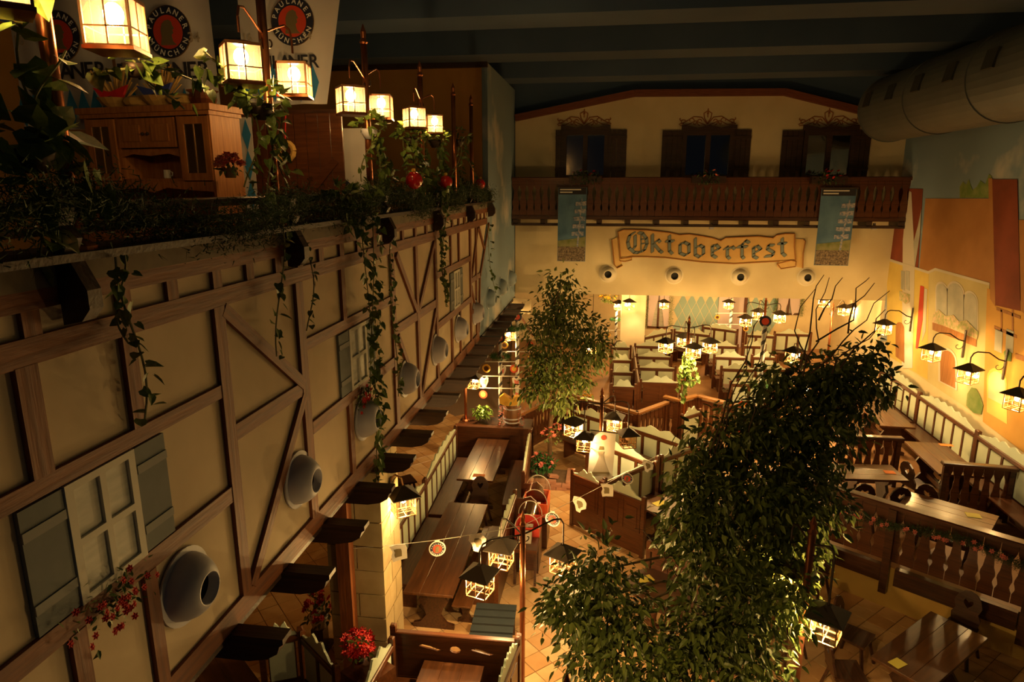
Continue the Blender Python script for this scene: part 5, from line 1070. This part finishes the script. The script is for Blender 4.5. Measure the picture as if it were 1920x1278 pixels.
def maypole(base, z0, H, r, arms, lb, wreath=None, top=True, rz=-.12):
    t = thing('maypole', lb, 'maypole', (base[0], base[1], z0), rz); ob('pole', MB().tube([(0, 0, 0), (0, 0, H)], r, 12), 'logo_white', t, smooth=True)
    hel = MB(); n = int(H / .012); tw = 2 * math.pi / .26 * (H / n); V = []
    for i in range(n + 1):
        for a in (0, .55, 1.1, 1.65, 2.2): V.append(((r + .003) * math.cos(i * tw + a), (r + .003) * math.sin(i * tw + a), H * i / n))
    hel.add(V, [(5 * i + j, 5 * i + j + 1, 5 * i + 6 + j, 5 * i + 5 + j) for i in range(n) for j in range(4)]); ob('stripe', hel, 'ink', t)
    if top: ob('top_sign', disc(.13, .03, 24, -.03), 'navy', t, (0, 0, H + .1)); ob('top_sign_disc', disc(.08, .01, 20, -.04), 'logo_red', t, (0, 0, H + .1))
    for k, (z, w_, a, b) in enumerate(arms):
        ob('crossbar', MB().tube([(-w_, -r, z - .03), (w_, -r, z + .03)], .013, 6), 'logo_white', t); pendant(t, -w_ * .85, z - .2, a); pendant(t, w_ * .85, z - .16, b)
    if wreath:
        wr_ = [(.19 * math.cos(k * .314), .19 * math.sin(k * .314), wreath) for k in range(20)]; needles(wr_, .06, 1800, 'wreath', 'green_wreath', t)
    return t
zt_ = at(938, 645, y=14.65).z
maypole((at(938, 700, y=14.9).x, 14.9), 1.0, zt_ - 1.0, .045, [(.85, .5, 'disc', 'heart'), (1.15, .47, 'heart', 'heart'), (1.5, .4, 'gold', 'disc')], 'striped maypole with wreath and painted signs standing at the barrel', wreath=zt_ - 1.35)
maypole((at(970, 640, y=17.3).x, 17.3), 0, 3.0, .05, [(1.75, .5, 'heart', 'disc'), (2.15, .45, 'heart', 'gold'), (2.5, .42, 'gold', 'disc')], 'striped maypole half hidden behind the slim ficus', wreath=2.8)
maypole((at(1428, 680, y=15.6).x, 15.6), 0, at(1440, 610, y=15.6).z, .05, [(.9, .45, 'disc', 'heart'), (1.3, .42, 'heart', 'pink'), (1.65, .4, 'disc', 'pink')], 'striped maypole with red ring and green wreath beside the big ficus', wreath=1.95)
maypole((at(1370, 600, y=26.9).x, 26.9), 0, 2.2, .06, [(1.15, .7, 'disc', 'gold'), (1.6, .6, 'gold', 'disc')], 'small striped maypole against a pale panel at the back wall', top=False)
maypole((at(1175 - 20, 620, y=24.9).x, 24.9), 0, 2.0, .05, [(1.2, .35, 'gold', 'disc')], 'striped maypole at the shop doorway', wreath=1.6)
clump('green_plant', 'bright green leafy plant on the planter wall beside the barrel', 'plant', (-2.85, 14.85, 1.25), .22, 120, .13, 'leaf_bright', None, 0, 0, flat=.8)
clump('yellow_flowers', 'yellow flowers behind the zigzag fence by the slim ficus', 'plant', (-.6, 17.3, .95), .3, 120, .1, 'leaf_bright', 'yellow_flower', 16, .08, potm='brick')
clump('yellow_flowers', 'yellow and red blossoms over the shop doorway', 'plant', (at(1140, 570, y=25.2).x, 25.2, 2.35), .35, 80, .1, 'leaf_ivy', 'yellow_flower', 22, .1)
# trailing plant at lamp post E, poinsettias
t = thing('trailing_plant', 'light-green trailing plant hanging from the fence-corner lamp post', 'plant', at(1290, 665, y=16.5)); L0 = Vector(t.location)
for k in range(9): strand(t, (random.uniform(-.12, .12), random.uniform(-.1, .1), .05), (random.uniform(-.3, .3), random.uniform(-.15, .1), -random.uniform(.6, 1.25)), 20, .12, 'leaf_bright', .06, .06, (0, -.5, 0))
ob('bowl', MB().lathe([(.06, -.1), (.13, 0), (.11, 0), (.05, -.08)], 12), 'iron', t)
clump('poinsettia', 'red poinsettia in a red pot on the corner planter by the stone pillar', 'potted flower', (-2.78, 6.52, 1.2), .2, 90, .08, 'leaf_ficus', 'red_flower', 46, .055, potm='red_gloss')
clump('poinsettia', 'tall red flowers under the gallery, left of the stone pillar', 'potted flower', at(597, 1150, y=7.9), .22, 120, .09, 'leaf_ficus', 'red_flower', 26, .06, flat=1.7, potm='ceramic'); t = thing('plant_stand', 'dark wooden stand under the tall red flowers by the pillar', 'stand', (at(597, 1150, y=7.9).x, 7.9, 0)); ob('column', MB().box(-.09, .09, -.09, .09, 0, at(597, 1150, y=7.9).z - .21), 'wood_dark', t); ob('foot', MB().box(-.15, .15, -.15, .15, 0, .05), 'wood_dark', t)
# rose garland on the terrace railing
rg = thing('rose_garland', 'pink rose garland draped along the carved terrace railing', 'garland', tuple(tr.location), tr.rotation_euler[2]); gpts = []
for x in np.linspace(.2, 5.2, 160): gpts.append((x, -.12 + .02 * math.sin(x * 9), .88 - .16 * abs(math.sin(x * 1.15))))
needles(gpts, .08, 9000, 'greenery', 'needle', rg); fm = flower_mesh(.042).copy(); fm.materials.append(M['pink_flower'])
for k in range(46):
    q = gpts[int(random.random() * 158)]; o = ob('rose', fm, None, rg, (q[0], q[1] - .04, q[2] + random.uniform(-.05, .05))); o.rotation_euler = (1.2, random.uniform(-.5, .5), random.uniform(-.5, .5))
# ================================================================ STRINGS WITH PAPER PENNANTS
def pennant(c, kind, lb, rz=0):
    t = thing('paper_pennant', lb, 'pennant', c, rz, 'paper pennants on strings')
    if kind == 'emblem':
        ob('card', disc(.105, .006, 28), 'logo_white', t, (0, 0, -.12)); roundel(t, (0, -.004, -.12), .09, .003); ob('tab', MB().box(-.03, .03, 0, .006, -.03, .0), 'logo_white', t)
    else:
        S = {'hop': [(-.1, 0), (0, .0), (.06, -.02), (.1, -.08), (.09, -.17), (.02, -.2), (0, -.25), (-.06, -.23), (-.08, -.14), (-.12, -.08)], 'stein': [(-.1, -.02), (-.02, .0), (.1, .0), (.12, -.06), (.12, -.2), (.0, -.22), (-.06, -.24), (-.08, -.16), (-.06, -.1)]}[kind]
        ob('card', MB().prism(S, .006), 'paper_white', t); ob('print', MB().prism([(a * .45, b * .5 - .06) for a, b in S], .003, (0, -.004, 0)), 'logo_olive', t)
def on_string(a, b, sag, px):
    a, b = Vector(a), Vector(b)
    return min((a.lerp(b, i / 400) - Vector((0, 0, sag * math.sin(math.pi * i / 400) + .004)) for i in range(401)), key=lambda q: abs(proj(q)[0] - px))
def string(a, b, lb, sag=.12):
    a, b = Vector(a), Vector(b); o = ob('pennant_string', MB().tube([a.lerp(b, i / 12) - Vector((0, 0, sag * math.sin(math.pi * i / 12))) for i in range(13)], .004, 4), 'ceramic'); tag(o, lb, 'string')
s0 = at(655, 1028, y=7.29); s1 = at(980, 985, y=7.4); string(s0, s1, 'thin string running from the stone pillar to the three-lantern lamp post', .04)
for px, py, kd, lb in ((820, 1019, 'emblem', 'round beer coaster pennant over the bare long table'), (897, 1003, 'hop', 'jagged paper pennant next to the three-lantern lamp post'), (645, 1035, 'stein', 'small white paper tag on the string before the stone pillar'), (745, 1028, 'stein', 'small white paper tag right of the stone pillar')):
    c = on_string(s0, s1, .04, px); pennant(c, kd, lb, .3)
q0 = Vector(s1); q1 = Vector((1.14, 12.84, 1.23)); string(q0, q1, 'thin string in front of the wide panelled settle', .03)
for px, py, kd, lb, y in ((1088, 950, 'hop', 'jagged paper pennant over the narrow panelled settle', 9.8), (1137, 930, 'stein', 'boot-shaped paper pennant over the wide panelled settle', 10.05), (1177, 908, 'emblem', 'round beer coaster pennant over the wide panelled settle', 10.25), (1216, 884, 'hop', 'jagged paper pennant above the yellow-card table', 10.45), (1036, 965, 'emblem', 'dark round coaster pennant over the tiled aisle', 9.5)):
    pennant(on_string(q0, q1, .03, px), kd, lb, -.3)
# ================================================================ FESTIVAL BANNER, DISPLAY CASES
fb_ = thing('festival_banner', 'white festival banner with a figure in a long dress below the lantern cluster', 'banner', at(1101, 898, y=11.95), -.1); bw_ = at(1150, 898, y=11.95).x - at(1101, 898, y=11.95).x; bh_ = at(1125, 808, y=11.95).z - at(1125, 898, y=11.95).z
ob('cloth', MB().prism([(0, 0), (bw_ * .95, -.03), (bw_ + .02, bh_), (.06, bh_ + .03)], .008), 'paper_white', fb_); ob('hanging_rod', MB().tube([(.03, 0, bh_ + .03), (bw_ + .05, 0, bh_ + .01)], .01), 'iron', fb_)
ob('hanging_cord', MB().tube([(bw_ * .5, 0, bh_ + .02), (bw_ * .5 + .02, .3, bh_ + .4)], .005, 5), 'iron', fb_)
ob('print_dress', MB().prism([(bw_ * .15, bh_ * .12), (bw_ * .85, bh_ * .16), (bw_ * .65, bh_ * .42), (bw_ * .58, bh_ * .55), (bw_ * .62, bh_ * .62), (bw_ * .38, bh_ * .62), (bw_ * .42, bh_ * .5), (bw_ * .34, bh_ * .36)], .003, (0, -.004, 0)), 'ink_tan', fb_); ob('print_hem', MB().prism([(bw_ * .16, bh_ * .12), (bw_ * .85, bh_ * .16), (bw_ * .82, bh_ * .2), (bw_ * .18, bh_ * .17)], .003, (0, -.007, 0)), 'logo_olive', fb_)
ob('print_hat', MB().prism([(bw_ * .4, bh_ * .64), (bw_ * .6, bh_ * .65), (bw_ * .58, bh_ * .72), (bw_ * .44, bh_ * .72)], .003, (0, -.004, 0)), 'logo_olive', fb_); ob('print_seal', disc(.05, .003, 18, -.004), 'logo_red', fb_, (bw_ * .58, 0, bh_ * .9))
def display(c, L, wd, z0, H, m, lb):
    t = thing('display_case', lb, 'display case', (c[0], c[1], 0)); ob('stand', MB().box(-wd / 2, wd / 2, -L / 2, L / 2, 0, z0), 'wood', t); ob('tub', MB().prism([[(-wd / 2, -L / 2), (wd / 2, -L / 2), (wd / 2, L / 2), (-wd / 2, L / 2)], [(-wd / 2 + .02, -L / 2 + .02), (wd / 2 - .02, -L / 2 + .02), (wd / 2 - .02, L / 2 - .02), (-wd / 2 + .02, L / 2 - .02)]], H, (0, 0, z0), (1, 0, 0), (0, 1, 0), (0, 0, 1)), m, t); ob('tub_floor', MB().box(-wd / 2 + .02, wd / 2 - .02, -L / 2 + .02, L / 2 - .02, z0, z0 + .02), m, t)
    V = []; n = 14
    for i in range(n + 1):
        a = math.pi * i / n
        for y in (-L / 2, L / 2): V.append((wd / 2 * math.cos(a), y, z0 + H + wd * .62 * math.sin(a)))
    ob('acrylic_hood', MB().add(V, [(2 * i, 2 * i + 1, 2 * i + 3, 2 * i + 2) for i in range(n)]), 'acrylic', t, smooth=True)
    ob('hood_rim', MB().tube([Vector(V[2 * i]) for i in range(n + 1)], .008, 5), 'ceramic', t); ob('hood_rim', MB().tube([Vector(V[2 * i + 1]) for i in range(n + 1)], .008, 5), 'ceramic', t)
    for k in range(3): ob('napkin_stack', MB().box(-.08 + .05 * k, -.02 + .05 * k, -.1, .02, z0 + .02, z0 + .12 + .01 * k), 'paper_white', t)
display((-1.17, 11.35), .62, .46, .62, .26, 'plastic_orange', 'orange display case with clear arched hood beside the bench end'); display((-1.22, 10.55), .5, .42, .6, .2, 'plastic_red', 'red display case with clear arched hood beside the three-lantern lamp post')
tag(ob('napkin_pile', MB().cbox(-.1, .1, -.08, .08, 0, .16, .01), 'paper_white', None, (-1.22, 10.12, .66)), 'pile of white napkins in front of the red display case', 'napkins')
t = thing('serving_cart', 'small serving cart under the napkin pile by the lamp post', 'cart', (-1.2, 10.05, 0)); ob('top', MB().cbox(-.2, .2, -.22, .22, .6, .66), 'wood', t)
for x in (-.17, .17):
    for y in (-.19, .19): ob('leg', MB().box(x - .02, x + .02, y - .02, y + .02, 0, .6), 'wood_dark', t)
t = thing('bench_stack', 'dark slatted folding bench standing beside the three-lantern lamp post', 'bench', (-1.45, 8.25, 0), .05)
for k in range(5): ob('slat', MB().box(-.3, .3, -.42 + .17 * k, -.29 + .17 * k, .42, .45), 'dark_teal', t)
for y in (-.35, .3): ob('leg_frame', MB().prism([[(-.28, 0), (.28, 0), (.28, .42), (-.28, .42)], [(-.22, .05), (.22, .05), (.22, .37), (-.22, .37)]], .04, (0, y, 0)), 'wood_dark', t)
trestle((-1.95, 9.7), 2.4, .3, math.pi / 2 - .02, 'narrow wooden bench along the bare long table', name='long_bench'); bpy.data.objects['long_bench'].scale = (1, 1, .6)
# ================================================================ FAR HALL DETAILS
struct(ob('trim_21', MB().box(at(1164, 600, y=24).x, at(1210, 600, y=24).x, 24, 24.4, 0, 3.52), 'cream_wall'))
def curtain_window(px0, px1, pyb, n):
    a = at(px0, 560, y=27.88); b = at(px1, pyb, y=27.88); r = struct(ob('window_%d' % n, MB().prism([[(a.x, b.z), (b.x, b.z), (b.x, 2.4), (a.x, 2.4)], [(a.x + .07, b.z + .07), (b.x - .07, b.z + .07), (b.x - .07, 2.33), (a.x + .07, 2.33)]], .1, (0, 27.8, 0)), 'wood'))
    ob('pane', MB().box(a.x + .07, b.x - .07, 27.85, 27.86, b.z + .07, 2.33), 'pane_paint', r); ob('mullion', MB().box((a.x + b.x) / 2 - .04, (a.x + b.x) / 2 + .04, 27.8, 27.85, b.z, 2.4), 'wood', r)
    w_ = b.x - a.x
    for s, xo in ((1, a.x), (-1, b.x)):
        ob('curtain', MB().prism([(0, 2.4), (s * w_ * .5, 2.4), (s * w_ * .45, 1.9), (s * w_ * .3, 1.4), (s * w_ * .2, b.z + .1), (0, b.z + .1)], .04, (xo, 27.74, 0)), 'cloth_pink', r)
        nd = needles([(xo - s * .08, 27.72, z) for z in np.linspace(b.z, 2.4, 30)], .12, 1100, 'garland', 'green_wreath', r)
curtain_window(1216, 1252, 615, 8); curtain_window(1458, 1496, 590, 9)
pp_ = at(1345, 600, y=27.88); pq_ = at(1392, 600, y=27.88); o = struct(ob('door_1', MB().box(pp_.x, pq_.x, 27.8, 27.88, 0, 2.4), 'cloth_pink')); ob('door_frame', MB().box(pq_.x, pq_.x + .12, 27.76, 27.88, 0, 2.4), 'wood', o)
sh = thing('shop_awning', 'small cream shop awning with dark lettering under the gallery end', 'awning', at(966, 585, y=18.3)); ob('canopy', MB().prism([(-.45, 0), (.45, 0), (.45, .38), (-.45, .42)], .03), 'cream_wall', sh); ob('awning_lettering', text_into(MB(), 'orrei', .22, lambda co: (co.x, -co.z, co.y)), 'wood', sh, (0, -.01, .14)); ob('fringe', MB().prism([(-.45 + .9 * i / 12, -.06 if i % 2 else 0) for i in range(13)] + [(.45, .04), (-.45, .04)], .02), 'cream_wall', sh); ob('strut', MB().bar((.1, 0, -.02), (.5, .1, -.7), .06), 'wood', sh); ob('back_post', MB().box(-.5, -.42, .0, .08, -2.0 - .2, .4), 'wood', sh)
for x, y, rz, l in ((-4.3, 11.2, .8, 'chair in the shade under the gallery beside the green-panelled bench'), (-4.1, 12.6, 2.2, 'chair in the shade under the gallery near the planter wall')): chair(x, y, rz, l)
trestle((-4.7, 12.0), 1.2, .7, 1.57, 'white-topped table in the shade under the gallery', top='paper_white')
